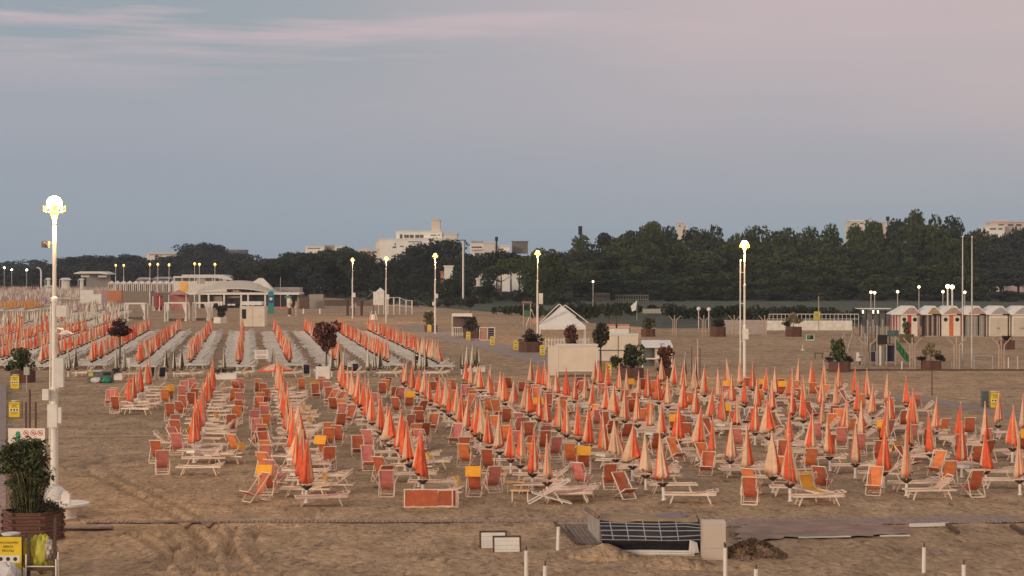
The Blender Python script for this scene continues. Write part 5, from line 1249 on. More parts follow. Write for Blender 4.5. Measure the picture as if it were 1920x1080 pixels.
mb.quad(a0, a1, a1 + Vector((0, .7, 0)), a0 + Vector((0, .7, 0))); mb.build('slide', mat('slide_green', (.03, .20, .07), .4), rt)
mb = MB(); [mb.bar(a0.lerp(a1, t_) + Vector((0, -.06, -.1)), a0.lerp(a1, t_) + Vector((0, -.06, .42)), .06) for t_ in (0, .25, .5, .75, 1)]; mb.build('slide_ribs', DARK, rt)
mb = MB(); mb.box(kx(1660), kx(1712), -1.1, -1.0, .0, .1); mb.box(kx(1625), kx(1660), -1.3, -1.2, .0, .55 * .0 + .1); mb.build('sand_kerb', GWOOD, rt)
p = G(1598, 682); rt = thing('swing_set', 'metal swing frame left of the playground tower', 'swing', (p.x, p.y, 0))
mb = MB(); mb.tube((-.8, 0, 2.7), (.35, 1.5, 2.9), .05)
for q in ((-.8, 0, 2.7), (.35, 1.5, 2.9)): mb.tube(q, (q[0] - .9, q[1] - .3, 0), .05); mb.tube(q, (q[0] + .9, q[1] + .3, 0), .05)
mb.build('frame', METAL, rt)
mb = MB(); mb.bar((-.35, .6, 2.7), (-.4, .6, .7), .02); mb.bar((.0, .9, 2.7), (-.05, .9, .7), .02); mb.box(-.5, .05, .5, 1.0, .62, .7); mb.build('swing_seat', DWOOD, rt)
p = G(1613, 684); rt = thing('spring_rider', 'small white and dark spring rider left of the play tower', 'playground toy', (p.x, p.y, 0)); mb = MB(); mb.tube((0, 0, 0), (0, 0, .35), .10); mb.build('spring', DARK, rt)
mb = MB(); mb.prism([(-.35, .35), (.4, .35), (.45, .7), (.15, .65), (-.05, .7), (-.15, 1.15), (-.35, 1.1)], -.1, .1); mb.build('body', WHITE, rt); mb = MB(); mb.box(-.2, .25, -.14, .14, .66, .75); mb.build('saddle', DARK, rt)
# low white wall, rails and sheets beyond far posts
Y = G(1500, 620).y
def wallbox(x0, x1, y0, y1, Y, d, m, name, label, cat, z0=0): 
    mb = MB(); X0, X1 = PX(x0, Y), PX(x1, Y); z1 = PZ(y0, Y); mb.box(-(X1 - X0) / 2, (X1 - X0) / 2, 0, d, z0, z1); 
    n_ = max(1, int((X1 - X0) / 2.2))
    for i in range(1, n_): x = -(X1 - X0) / 2 + (X1 - X0) * i / n_; mb.box(x - .02, x + .02, -.01, -.004, z0 + .05, z1 - .04)
    return solo(mb, m, name, label, cat, ((X0 + X1) / 2, Y, 0))
wallbox(1435, 1598, 601, 620, 250, .2, OFFW, 'low_wall', 'long low white wall behind the far forked posts', 'wall')
wallbox(1358, 1436, 600, 628, 234, .3, mat('pinkish_sheet', (.42, .35, .31)), 'low_wall', 'greyish low wall around the far forked posts', 'wall')
rt = thing('railing', 'thin white railing above the long low wall', 'railing', (PX(1442, 262), 262, 0)); W_ = PX(1610, 262) - PX(1442, 262)
mb = MB(); z = PZ(589, 262); mb.tube((0, 0, z), (W_, 0, z), .05); mb.tube((0, 0, z - .75), (W_, 0, z - .75), .04); mb.build('rail', OFFW, rt); mb = MB(); [mb.tube((W_ * i / 22, 0, 0), (W_ * i / 22, 0, z), .035) for i in range(23)]; mb.build('uprights', OFFW, rt)
# yellow square sign on pole, small scoreboard
p = G(1533, 630); rt = thing('yellow_sign', 'yellow square sign on a tall pale pole behind the planter', 'sign', (p.x, p.y, 0)); mb = MB(); mb.tube((.15, 0, 0), (.15, 0, PZ(555, p.y)), .06); mb.build('pole', PALEW, rt)
mb = MB(); mb.box(-.5, .35, -.08, -.04, PZ(602, p.y), PZ(584, p.y)); bd = mb.build('panel', mat('dull_yellow', (.52, .45, .14)), rt); mb = MB(); mb.box(-.3, .1, -.09, -.082, PZ(594, p.y), PZ(588, p.y)); mb.build('emblem', mat('ochre_mark', (.40, .33, .06)), bd)
p = G(1519, 640); rt = thing('small_sign', 'small dark and green sign in a white frame low on the sand', 'sign', (p.x, p.y, 0)); mb = MB(); mb.box(-.5, .5, -.03, .03, .12, .8); mb.build('frame', WHITE, rt); mb = MB(); mb.box(-.42, .42, -.04, -.032, .22, .76); mb.build('panel', DARK, rt); mb = MB(); mb.box(-.34, .0, -.05, -.042, .35, .72); mb.build('green_patch', GREEN, rt)
# sail-like white flag and big pale sheet
p = G(1187, 607); rt = thing('flag', 'limp white flag hanging from a slim pole above the marquee area', 'flag', (PX(1190, 300), 300, 0)); z1 = PZ(562, 300); mb = MB(); mb.tube((.4, 0, 0), (.4, 0, z1), .04); mb.build('pole', METAL, rt)
mb = MB(); mb.add([(.36, 0, z1 - .2), (-.7, .1, z1 - 1.1), (-.45, .05, z1 - 2.1), (.2, -.05, z1 - 1.8)], [(0, 1, 2, 3)]); mb.build('cloth', WHITE2, rt)
wallbox(1205, 1250, 579, 590, 330, .5, mat('pale_sheet', (.42, .38, .32)), 'pale_hut', 'low pale flat structure in front of the wood', 'hut', .6)
# marquee with double crest
p = G(1055, 652); Y = p.y; k = F / Y
def mx(px): return (px - 1055) / k
def mz(py): return PZ(py, Y)
rt = thing('marquee', 'white marquee tent with twin crossed gable frames', 'tent', (p.x, Y, 0)); hw = mx(1098)
mb = MB(); e = mz(611); ap = mz(574); d = 3.2
mb.add([(-hw, 0, e), (hw, 0, e), (hw, d, e), (-hw, d, e), (-.1, d / 2, ap)], [(0, 1, 4), (1, 2, 4), (2, 3, 4), (3, 0, 4)]); mb.build('roof_cloth', WHITE2, rt)
mb = MB(); mb.box(-hw, hw, -.03, .0, e - .42, e); mb.box(-hw - .03, -hw, 0, d, e - .42, e); mb.box(hw, hw + .03, 0, d, e - .42, e); mb.build('valance', WHITE, rt)
mb = MB()
for (xa, ya, xb, yb, xc, yc, yy_) in ((mx(1012), mz(605), mx(1048), mz(570), mx(1080), mz(594), -.1), (mx(1030), mz(594), mx(1060), mz(572), mx(1103), mz(605), .15)):
    mb.bar((xa, yy_, ya), (xb, yy_, yb), .10); mb.bar((xb, yy_, yb), (xc, yy_, yc), .10)
mb.build('crest_frame', WHITE, rt)
for sx in (-1, 1):
    for yy_ in (0.05, d - .05): mb = MB(); mb.bar((sx * (hw - .05), yy_, 0), (sx * (hw - .05), yy_, e - .4), .10); mb.build('leg', WHITE, rt)
rt = thing('picket_fence', 'low white picket rail in front of the marquee', 'fence', (PX(1023, 186), 186, 0)); W_ = PX(1104, 186) - PX(1023, 186)
zt = PZ(634, 186); mb = MB(); [mb.box(W_ * i / 14 - .05, W_ * i / 14 + .05, -.03, .03, 0, zt) for i in range(15)]; mb.build('pickets', OFFW, rt); mb = MB(); mb.box(0, W_, -.07, -.035, zt * .8, zt * .88); mb.box(0, W_, -.07, -.035, zt * .3, zt * .38); mb.build('rails', OFFW, rt)
# white kiosk cabin in front of marquee
def booth(x0, x1, ytop, ybase, depth, label, side=0, name='white_booth', m=CREAM, frame=WHITE, legs=0):
    p = G((x0 + x1) / 2, ybase); Y = p.y; W_ = PX(x1, Y) - PX(x0, Y); h = PZ(ytop, Y); rt = thing(name, label, 'booth', (p.x, Y, 0))
    mb = MB(); mb.box(-W_ / 2, W_ / 2, 0, depth, legs, h); wl = mb.build('wall', m, rt)
    mb = MB(); t_ = .07
    for z0 in (legs, h - t_): mb.box(-W_ / 2 - .01, W_ / 2 + .01, -.03, -.003, z0, z0 + t_)
    for xx_ in (-W_ / 2, W_ / 2 - t_): mb.box(xx_, xx_ + t_, -.032, -.004, legs - (legs > 0) * legs, h)
    mb.build('frame', frame, rt)
    mb = MB(); mb.box(-W_ / 2 - .08, W_ / 2 + .08, -.1, depth + .05, h + .002, h + .07); mb.build('roof', WHITE2, rt)
    if legs:
        for s in (-1, 1): mb = MB(); mb.bar((s * (W_ / 2 - .06), depth - .1, 0), (s * (W_ / 2 - .06), depth - .1, legs), .08); mb.build('leg', frame, rt)
    if side:
        mb = MB(); mb.box(-W_ / 2 - side, -W_ / 2 - .01, .4, .47, .1, h - .1); mb.build('side_panel', m, rt)
    return rt, W_, h
booth(1045, 1120, 648, 707, 2.0, 'large pale box booth on legs in front of the marquee', side=.75, legs=.45)
bt, W_, h = booth(1122, 1196, 628, 676, 2.2, 'white two panel cabin beside the twin stemmed tree')
mb = MB(); mb.box(-.03, .03, -.036, -.004, 0.1, h - .1); mb.box(-W_ / 2, W_ / 2, -.037, -.005, h * .38, h * .42); mb.build('joint', GREYB, bt)
p = G(1232, 692); Y = p.y; rt = thing('small_stall', 'small white stall with slanted roof behind the burgundy shrub', 'stall', (p.x, Y, 0)); W_ = (PX(1261, Y) - PX(1201, Y)) / 2
mb = MB(); z1, z0 = PZ(639, Y), PZ(650, Y); mb.add([(-W_ + .15, 1.6, z1), (W_ - .1, 1.6, z1), (W_, -.1, z0), (-W_, -.1, z0), (-W_ + .15, 1.6, z1 - .08), (W_ - .1, 1.6, z1 - .08), (W_, -.1, z0 - .08), (-W_, -.1, z0 - .08)], [(0, 3, 2, 1), (4, 5, 6, 7), (3, 7, 6, 2), (0, 4, 7, 3), (1, 2, 6, 5)]); mb.build('roof', WHITE2, rt)
for s in (-1, 1): mb = MB(); mb.bar((s * (W_ - .12), 0, 0), (s * (W_ - .12), 0, z0 - .05), .1); mb.build('post', WHITE, rt)
mb = MB(); mb.box(-.1, W_ - .2, .5, .6, .6, z0 - .1); mb.build('back_panel', CREAM, rt); mb = MB(); mb.box(-W_ + .1, W_ - .1, .0, .5, .85, .95); mb.build('counter', WHITE, rt); mb = MB(); mb.box(-W_ + .2, -.15, .9, 1.0, .2, z0 - .15); mb.build('dark_curtain', GREYB, rt); mb = MB(); mb.box(.3, .7, .47, .495, 1.9, 2.2); mb.build('teal_poster', TEAL, rt)
# picnic shelter, pallet fence
p = G(1153, 640); rt = thing('picnic_shelter', 'dark pavilion with red topped tables right of the marquee', 'shelter', (PX(1155, 230), 230, 0)); mb = MB(); z = PZ(594, 230); mb.box(-1.3, 1.5, 0, 2.5, z - .06, z); mb.build('roof', DWOOD, rt)
for x in (-.9, .1): mb = MB(); mb.bar((x, .4, 0), (x, .4, z - .06), .16); mb.build('post', DWOOD, rt)
mb = MB(); mb.box(-1.9, -.1, -.3, .5, 1.15, 1.5); mb.box(.2, 1.8, -.3, .5, 1.15, 1.5); mb.build('red_top', PALR, rt); mb = MB(); mb.box(-1.9, -.1, -.32, -.302, 1.05, 1.16); mb.box(.2, 1.8, -.32, -.302, 1.05, 1.16); mb.box(-1.7, 1.7, -.2, .3, 0, .9); mb.build('table_base', WHITE, rt)
p = G(1192, 634); rt = thing('pallet_fence', 'short pale slatted gate beside the dark pavilion', 'fence', (p.x, p.y, 0)); mb = MB(); [mb.box(-.6 + i * .22, -.48 + i * .22, -.03, .03, 0, 1.45) for i in range(6)]; mb.build('slats', PALEW, rt); mb = MB(); mb.box(-.65, .7, -.06, -.035, 1.2, 1.3); mb.box(-.65, .7, -.06, -.035, .3, .4); mb.build('rails', PALEW, rt)
# wooden play tower and swing (green lawn side)
p = G(988, 612); Y = p.y; k = F / Y; rt = thing('wooden_play_tower', 'small wooden play tower with green panel left of the lamp post', 'playground', (p.x, Y, 0))
mb = MB(); [mb.bar((s * .55, y, 0), (s * .55, y, 43 / k), .13) for s in (-1, 1) for y in (0, 1.1)]; mb.build('posts', PALEW, rt); mb = MB(); mb.box(-.8, .8, -.2, 1.3, 43 / k, 46 / k + .1); mb.build('roof', GWOOD, rt)
mb = MB(); mb.box(-.5, .5, -.1, -.06, 18 / k, 30 / k); mb.build('green_panel', mat('moss_panel', (.07, .14, .08)), rt); mb = MB(); mb.bar((-.6, .5, 14 / k), (-2.4, .5, .05), .5, .08); mb.build('ramp', GWOOD, rt)
rt = thing('swing_set', 'grey A-frame swing with orange ring left of the marquee', 'swing', (PX(997, Y), Y, 0)); mb = MB(); [mb.tube((0, y, 32 / k), (s * .85, y, 0), .06) for s in (-1, 1) for y in (0, 2)]; mb.tube((0, 0, 32 / k), (0, 2, 32 / k), .06); mb.build('frame', METAL, rt); mb = MB(); mb.lathe([(.36, .0), (.42, .06), (.36, .12)], n=14); o = mb.build('ring_seat', mat('salmon', (.55, .25, .16)), rt); o.rotation_euler = (R(80), 0, 0); o.location = (.45, -.3, .75)
# small white stall left of walkway & deckchair display
p = G(866, 631); Y = p.y; rt = thing('small_stall', 'narrow white framed stall beside the walkway planter', 'stall', (p.x, Y, 0)); W_ = (PX(883, Y) - PX(845, Y)) / 2; h = PZ(588, Y)
mb = MB(); mb.box(-W_, W_, 0, 1.6, h - .38, h); mb.build('fascia', WHITE, rt)
for x in (-W_ + .05, W_ - .05): mb = MB(); mb.bar((x, 0, 0), (x, 0, h - .38), .1); mb.build('post', WHITE, rt)
mb = MB(); mb.box(-W_ + .2, 0, -.1, 0, 1.15, 1.25); [mb.box(-W_ + .2 + i * .28, -W_ + .27 + i * .28, -.1, -.03, .05, 1.15) for i in range(5)]; mb.build('rail', OFFW, rt); mb = MB(); mb.box(-W_ + .15, W_ - .15, 1.2, 1.3, .5, h - .4); mb.build('back_panel', mat('brown_back', (.16, .10, .09)), rt)
p = G(914, 639); rt = thing('deckchair_display', 'red and navy striped slings on a white display frame', 'display', (p.x, p.y, 0)); mb = MB(); [mb.box(x0, x0 + .08, -.05, .05, 0, 1.65) for x0 in (-1.0, -.06, .86)]; mb.box(-1.0, .94, -.05, .05, 1.6, 1.68); mb.box(-1., .94, -.05, .05, .05, .14); mb.build('frame', WHITE, rt)
for i, (x0, m_) in enumerate(((-.85, PALR), (.1, NAVY))):
    mb = MB()
    for j in range(5): mb.box(x0, x0 + .68, -.02, .0, .2 + j * .28, .42 + j * .28)
    mb.build('sling', m_, rt)
# wooden pergola, lifeguard hut, white frames
p = G(664, 592); Y = p.y; k = F / Y; rt = thing('wooden_pergola', 'dark wooden pergola in front of the grove at centre left', 'pergola', (p.x, Y, 0))
h = 30 / k; mb = MB(); mb.add([(-2.9, -.2, h - .25), (2.9, -.2, h - .25), (2.9, 3, h - .25), (-2.9, 3, h - .25), (-.3, 1.4, h + .5), (.3, 1.4, h + .5)], [(0, 1, 5, 4), (1, 2, 5), (2, 3, 4, 5), (3, 0, 4)]); mb.build('roof', DWOOD, rt)
for x in (-1.4, 1.35): 
    for y in (0, 2.6): mb = MB(); mb.bar((x, y, 0), (x, y, h - .2), .26); mb.build('post', DWOOD, rt)
mb = MB(); mb.bar((.0, .3, 0), (.0, .3, h - .2), .2); mb.bar((-.6, .3, 0), (-.6, .3, 1.3), .2); mb.build('centre_posts', DWOOD, rt)
mb = MB(); mb.lathe([(.95, 1.65), (.95, 1.8), (.45, 1.95), (.2, 2.9)], n=10, c=(0, 1.2, 0)); mb.build('white_cone', WHITE, rt)
p = G(708, 589); Y = p.y; k = F / Y; rt = thing('lifeguard_hut', 'white raised hut with pointed roof and open side flap', 'hut', (p.x, Y, 0)); z0, z1 = 17 / k, 42 / k
mb = MB(); mb.box(-.9, 1.3, 0, 2, z0, z1); mb.build('cabin', OFFW, rt); mb = MB(); mb.add([(-.4, -.1, z1), (1.45, -.1, z1), (1.45, 2.1, z1), (-.4, 2.1, z1), (.5, 1, z1 + .85)], [(0, 1, 4), (1, 2, 4), (2, 3, 4), (3, 0, 4)]); mb.build('roof', WHITE2, rt)
mb = MB(); mb.add([(-.9, 0, z1), (-.9, 2, z1), (-2.1, 2, z1 - 1.1), (-2.1, 0, z1 - 1.1)], [(0, 1, 2, 3)]); mb.build('side_flap', WHITE2, rt)
for x in (-.85, .2, 1.25): mb = MB(); mb.bar((x, .1, 0), (x, .1, z0), .12); mb.build('leg', OFFW if x > 0 else DWOOD, rt)
p = G(748, 590); Y = p.y; k = F / Y; rt = thing('raised_walkway', 'white railed raised platform beside the lifeguard hut', 'platform', (p.x, Y, 0))
z1, z2 = 32 / k, 24 / k; xs = [-2.3, -1.1, .1, 1.4, 2.6]
mb = MB()
for i, x in enumerate(xs): zt = z1 if i < 3 else z2 + .3; mb.bar((x, 0, 0), (x, 0, zt), .14); mb.bar((x, 1.5, 0), (x, 1.5, zt), .12)
mb.build('posts', WHITE, rt); mb = MB()
for i in range(4):
    za, zb_ = (z1 if i < 3 else z2 + .3), (z1 if i + 1 < 3 else z2 + .3)
    for f_ in (1, .55): mb.bar((xs[i], -.06, za * f_), (xs[i + 1], -.06, zb_ * f_), .09)
mb.build('rails', OFFW, rt)
p = G(700, 600); mb = MB(); mb.lathe([(.5, 0), (.35, .9), (.15, 1.0)], n=8); [mb.bar((s * .7, 0, 0), (s * .3, 0, 1.6), .12) for s in (-1, 1)]; solo(mb, WHITE, 'white_float', 'small white boat-like float under the raised hut', 'float', (p.x, p.y, 0))
for px, lb in ((569, 'left tiny white marker behind the far block'), (600, 'right tiny white marker behind the far block')):
    p = G(px, 588); mb = MB(); mb.lathe([(.2, 0), (.14, .9), (.05, 1.1)], n=8); solo(mb, WHITE, 'white_marker', lb, 'marker', (p.x, p.y, 0))
# ================================================================ bar and buildings behind
Y = 412; k = F / Y
rt = thing('beach_bar', 'wide beach bar with curved white roof left of the turquoise banner', 'bar', (PX(445, Y), Y, 0))
def bx_(px): return PX(px, Y) - PX(445, Y)
def bz(py): return PZ(py, Y)
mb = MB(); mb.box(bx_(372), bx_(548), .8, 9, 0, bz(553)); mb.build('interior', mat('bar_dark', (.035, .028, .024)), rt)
# arched canopy: curved shell
mb = MB(); n = 24; top = []; bot = []
for i in range(n + 1):
    px = 366 + (520 - 366) * i / n; t = i / n
    yt = 548 - 22 * math.sin(math.pi * min(1, t * 1.02)) ** .75; yb = 551 - 10 * math.sin(math.pi * t)
    if t > .75: yt = min(yt + 2, 549)
    top.append((bx_(px), bz(yt))); bot.append((bx_(px), bz(yb)))
for i in range(n):
    a, b_, c, d = top[i], top[i + 1], bot[i + 1], bot[i]
    mb.add([(a[0], .5, a[1]), (b_[0], .5, b_[1]), (c[0], -1.2, c[1]), (d[0], -1.2, d[1]), (a[0], 8, a[1]), (b_[0], 8, b_[1])], [(3, 2, 1, 0), (0, 1, 5, 4)])
mb.build('curved_roof', mat('roof_shell', (.50, .46, .39), .6, .05, .5), rt)
mb = MB(); 
for i in range(n): mb.bar((bot[i][0], -1.25, bot[i][1]), (bot[i + 1][0], -1.25, bot[i + 1][1]), .12, .16)
mb.box(bx_(340), bx_(562), -1.0, 8.5, bz(552.5), bz(548.5)); mb.build('eave_band', WHITE, rt)
mb = MB(); mb.add([(bx_(468), 1, bz(532)), (bx_(484), 1, bz(521.5)), (bx_(487), 1, bz(521)), (bx_(512), 1, bz(545))], [(0, 1, 2, 3)]); mb.add([(bx_(468), 5, bz(532)), (bx_(484), 5, bz(521.5)), (bx_(487), 5, bz(521)), (bx_(512), 5, bz(545))], [(3, 2, 1, 0)]); mb.build('roof_peak', WHITE2, rt)
for x in (375, 392, 421, 453, 466, 498, 540): mb = MB(); mb.box(bx_(x) - .2, bx_(x) + .2, -.8, -.4, 0, bz(552)); mb.build('column', OFFW, rt)
mb = MB(); mb.box(bx_(426), bx_(450), .3, .5, bz(559), bz(555)); mb.box(bx_(400), bx_(416), .3, .5, bz(566), bz(555)); mb.build('shutters', mat('shutter_grey', (.28, .24, .2)), rt)
for x in (434, 426, 384, 470): mb = MB(); mb.box(bx_(x), bx_(x) + .9, -.2, .2, .6, 1.0); mb.build('counter', OFFW, rt)
wallbox(513, 562, 539, 549, 425, 6, mat('pale_rose_wall', (.50, .43, .38)), 'side_building', 'low pale building right behind the beach bar', 'building', 3.6)
wallbox(500, 548, 575, 580, 400, .2, PALR, 'low_wall', 'low reddish wall right of the turquoise banner', 'wall')
for px, lb in ((572, 'brown shed right of the bar'), ):
    wallbox(561, 578, 558, 578, 400, 2, mat('brown_shed', (.12, .07, .045)), 'brown_shed', lb, 'shed')
wallbox(579, 606, 552, 575, 405, 2, mat('grey_shed', (.34, .29, .24)), 'grey_shed', 'grey panelled shed right of the brown one', 'shed')
wallbox(608, 700, 562, 574, 440, 1, mat('brown_low', (.25, .17, .13)), 'low_barrier', 'long low brown barrier behind the dark pergola', 'barrier')
# second storey building behind bar
Y2 = 640; rt = thing('promenade_building', 'white two storey building with curved roof end behind the bar', 'building', (PX(390, Y2), Y2, 0))
def c2(px): return PX(px, Y2) - PX(390, Y2)
def z2_(py): return PZ(py, Y2)
mb = MB(); mb.box(c2(325), c2(425), 0, 14, 0, z2_(521)); mb.build('wall', OFFW, rt)
mb = MB(); mb.box(c2(326), c2(425), -1.2, 15, z2_(521), z2_(518)); mb.box(c2(342), c2(405), -1.3, 15, z2_(518), z2_(515)); mb.prism([(c2(405), z2_(515)), (c2(418), z2_(515.5)), (c2(430), z2_(519)), (c2(437), z2_(523)), (c2(437), z2_(526)), (c2(405), z2_(521))], -1.3, 14); mb.build('roof', WHITE2, rt)
for x0, x1 in ((328, 340), (342.5, 354), (356, 368), (385, 397), (399, 411), (413, 417)): mb = MB(); mb.box(c2(x0), c2(x1), -.1, -.02, z2_(527), z2_(521.5)); mb.build('window', GLASS, rt)
mb = MB(); mb.box(c2(370), c2(384), -.1, -.02, z2_(532), z2_(521.5)); mb.build('window', METAL, rt)
# roof terrace behind
mb = MB(); mb.box(c2(415), c2(464), -.5, 10, z2_(529.5), z2_(526.5)); mb.build('terrace_slab', WHITE2, rt)
# hut row
HGp = 'far row of white changing huts'
Yh = 800
for i in range(13):
    px = 208 + i * 11.5; rt = thing('changing_hut', f'{ORD[i+1]} hut from the left in the far row of striped changing huts', 'beach cabin', (PX(px, Yh), Yh, 0), 0, HGp); W_ = 2.5; h = PZ(531, Yh)
    mb = MB(); mb.box(-W_ / 2, W_ / 2, 0, 3, 0, h); wl = mb.build('wall', OFFW if i % 3 else CREAM, rt)
    mb = MB(); mb.add([(-W_ / 2 - .3, -.3, h), (W_ / 2 + .3, -.3, h), (W_ / 2 + .3, 3, h), (-W_ / 2 - .3, 3, h), (0, 1.3, h + 1.2)], [(0, 1, 4), (1, 2, 4), (2, 3, 4), (3, 0, 4)]); mb.build('roof', WHITE2, rt)
    mb = MB(); mb.box(-.8, -.2, -.06, -.01, 0, h - .5); mb.build('door', DWOOD, wl); mb = MB(); mb.box(.2, .8, -.06, -.01, 0, h - .5); mb.build('door', DWOOD, wl)
wallbox(337, 353, 529, 545, 640, 2, mat('lit_yellow', (1.0, .62, .22), emit=.3), 'lit_kiosk', 'small kiosk glowing warm yellow below the two storey building', 'kiosk')
wallbox(205, 228, 545, 568, 483, 4, TERRA, 'orange_container', 'orange container at left beyond the umbrella rows', 'container')
wallbox(189, 205, 545, 566, 486, 4, PALR, 'pale_red_hut', 'pale red hut joined left of the orange container', 'hut')
wallbox(150, 190, 552, 572, 470, 6, OFFW, 'white_hut', 'wide white hut left of the pale red hut', 'hut')
wallbox(150, 175, 544, 551, 520, 4, WHITE2, 'white_flat_roof', 'flat white roofed hut behind the wide white hut', 'hut', 2.0)
wallbox(230, 283, 546, 570, 470, 4, mat('dim_hut', (.24, .19, .15)), 'grey_brown_hut', 'grey brown hut between the orange container and the red canopy', 'hut')
wallbox(284, 372, 549, 574, 440, 5, mat('dim_hut2', (.17, .13, .11)), 'dark_kiosk_row', 'dark kiosk row under the red canopies left of the bar', 'kiosk')
rt = thing('pavilion', 'flat white roofed pavilion with sloped ends on the far left', 'pavilion', (PX(175, 800), 800, 0)); a_ = lambda px: PX(px, 800) - PX(175, 800); zz2 = lambda py: PZ(py, 800)
mb = MB(); mb.prism([(a_(142), zz2(513.5)), (a_(143), zz2(512)), (a_(154), zz2(509)), (a_(196), zz2(509)), (a_(207), zz2(513)), (a_(207), zz2(514.5)), (a_(190), zz2(513)), (a_(158), zz2(513))], -4, 10); mb.build('roof', WHITE2, rt); mb = MB(); mb.box(a_(156), a_(200), 6, 8, 0, zz2(514)); mb.build('wall', mat('dim_wall', (.30, .26, .25)), rt)
mb = MB(); mb.box(a_(152), a_(168), -.2, -.02, zz2(520), zz2(515)); mb.box(a_(184), a_(200), -.2, -.02, zz2(520), zz2(516)); mb.build('panel', OFFW, rt)
# crescent
mb = MB(); Yc = 800; pts_ = [(67 + 8 * math.sin(t) + 2, 501.5 + 8 * (1 - math.cos(t))) for t in np.linspace(0, 1.7, 9)]
for q0, q1 in zip(pts_[:-1], pts_[1:]): mb.bar((PX(q0[0], Yc) - PX(70, Yc), 0, PZ(q0[1], Yc)), (PX(q1[0], Yc) - PX(70, Yc), 0, PZ(q1[1], Yc)), .5, .5)
mb.bar((PX(77, Yc) - PX(70, Yc), 0, 0), (PX(77, Yc) - PX(70, Yc), 0, PZ(508, Yc)), .6); solo(mb, WHITE2, 'curved_mast', 'white crescent shaped mast on the far left beach', 'sculpture', (PX(70, Yc), Yc, 0))
# low clutter roofs far left
def far_kiosk(x0, x1, t_, b_, Y, m, label):
    W_ = (PX(x1, Y) - PX(x0, Y)) / 2; zt, zb = PZ(t_, Y), PZ(b_, Y); rt = thing('far_kiosk', label, 'kiosk', (PX((x0 + x1) / 2, Y), Y, 0))
    mb = MB(); mb.add([(-W_, -1, zt - (zt - zb) * .45), (W_, -1, zt - (zt - zb) * .45), (W_, 3, zt - (zt - zb) * .45), (-W_, 3, zt - (zt - zb) * .45), (-W_ * .7, 1, zt), (W_ * .7, 1, zt)], [(0, 1, 5, 4), (1, 2, 5), (2, 3, 4, 5), (3, 0, 4), (3, 2, 1, 0)]); mb.build('roof', WHITE2 if t_ < 516 else m, rt)
    mb = MB(); mb.box(-W_ * .9, W_ * .5, 2, 2.3, 0, zt - (zt - zb) * .45); mb.build('back_wall', m, rt)
    for sx in (-.9, .9): mb = MB(); mb.bar((sx * W_, -.8, 0), (sx * W_, -.8, zt - (zt - zb) * .45), .3); mb.build('post', METAL, rt)
for i, (x0, x1, t_, b_, Yv, m_) in enumerate(((0, 28, 511, 530, 1000, 'grey'), (48, 92, 511, 528, 950, 'rose'), (15, 55, 514, 520, 900, 'brown'), (85, 94, 521, 528, 780, 'white'), (112, 132, 521, 529, 760, 'white'), (147, 157, 522, 528, 740, 'white'), (82, 100, 535, 540, 620, 'white'), (214, 260, 515, 520, 930, 'grey'), (256, 284, 520, 529, 860, 'rose'), (286, 325, 519, 527, 850, 'grey'))):
    far_kiosk(x0, x1, t_, b_, Yv, {'grey': mat('far_grey', (.34, .32, .32)), 'rose': mat('far_rose', (.42, .35, .33)), 'brown': mat('far_brown', (.25, .2, .19)), 'white': OFFW}[m_], f'{ORD[i+1]} small far {m_} kiosk among the distant left rows')
# red canopies
for (x0, x1, y0, y1, lb, m_) in ((318, 352, 543, 566, 'large red translucent canopy left of the bar', PALR), (289, 302, 549, 566, 'small crimson canopy left of the large red one', CREDF), (292, 300, 566, 592, 'crimson closed banner below the small canopy', CREDF)):
    Yv = 380; p = Vector((PX((x0 + x1) / 2, Yv), Yv, 0)); W_ = (PX(x1, Yv) - PX(x0, Yv)) / 2; rt = thing('red_canopy', lb, 'canopy', tuple(p)); zt, zb = PZ(y0, Yv), PZ((y0 + y1) / 2 - 2, Yv)
    mb = MB(); mb.add([(-W_, -1.5, zb), (W_, -1.5, zb), (W_, 1.5, zb), (-W_, 1.5, zb), (0, 0, zt)], [(0, 1, 4), (1, 2, 4), (2, 3, 4), (3, 0, 4)]); mb.build('roof', m_, rt); mb = MB(); mb.box(-W_, W_, 1.4, 1.5, .2, zb); mb.build('back_cloth', m_, rt)
    mb = MB(); [mb.bar((s * W_ * .95, -1.4, 0), (s * W_ * .95, -1.4, zb), .15) for s in (-1, 1)]; mb.build('posts', WHITE, rt)
# white gazebos with curtains
def gazebo(x0, x1, yt, yb, label):
    p = G((x0 + x1) / 2, yb); Yv = p.y; W_ = (PX(x1, Yv) - PX(x0, Yv)) / 2; h = PZ(yt, Yv); rt = thing('gazebo', label, 'gazebo', tuple(p), 0, 'white curtained gazebos')
    mb = MB(); mb.box(-W_, W_, -.05, .05, h - .22, h); mb.box(-W_, W_, 2.6, 2.7, h - .22, h); mb.box(-W_, -W_ + .1, .05, 2.6, h - .22, h); mb.box(W_ - .1, W_, .05, 2.6, h - .22, h); mb.build('top_frame', WHITE, rt)
    for sx in (-1, 1):
        for y in (0, 2.65): mb = MB(); mb.bar((sx * (W_ - .08), y, 0), (sx * (W_ - .08), y, h - .22), .15); mb.build('post', WHITE, rt)
        mb = MB(); mb.add([(sx * (W_ - .15), .08, h - .22), (sx * (W_ - .85), .08, h - .22), (sx * (W_ - .2), .08, h * .35), (sx * (W_ - .5), .3, .1), (sx * (W_ - .15), .3, .1)], [(0, 1, 2), (0, 2, 4), (2, 3, 4)] ); mb.build('curtain', WHITE2, rt)
    mb = MB(); mb.box(-W_ * .7, W_ * .7, .8, 2.2, .1, .5); mb.build('daybed', mat('brown_bed', (.14, .09, .07)), rt)
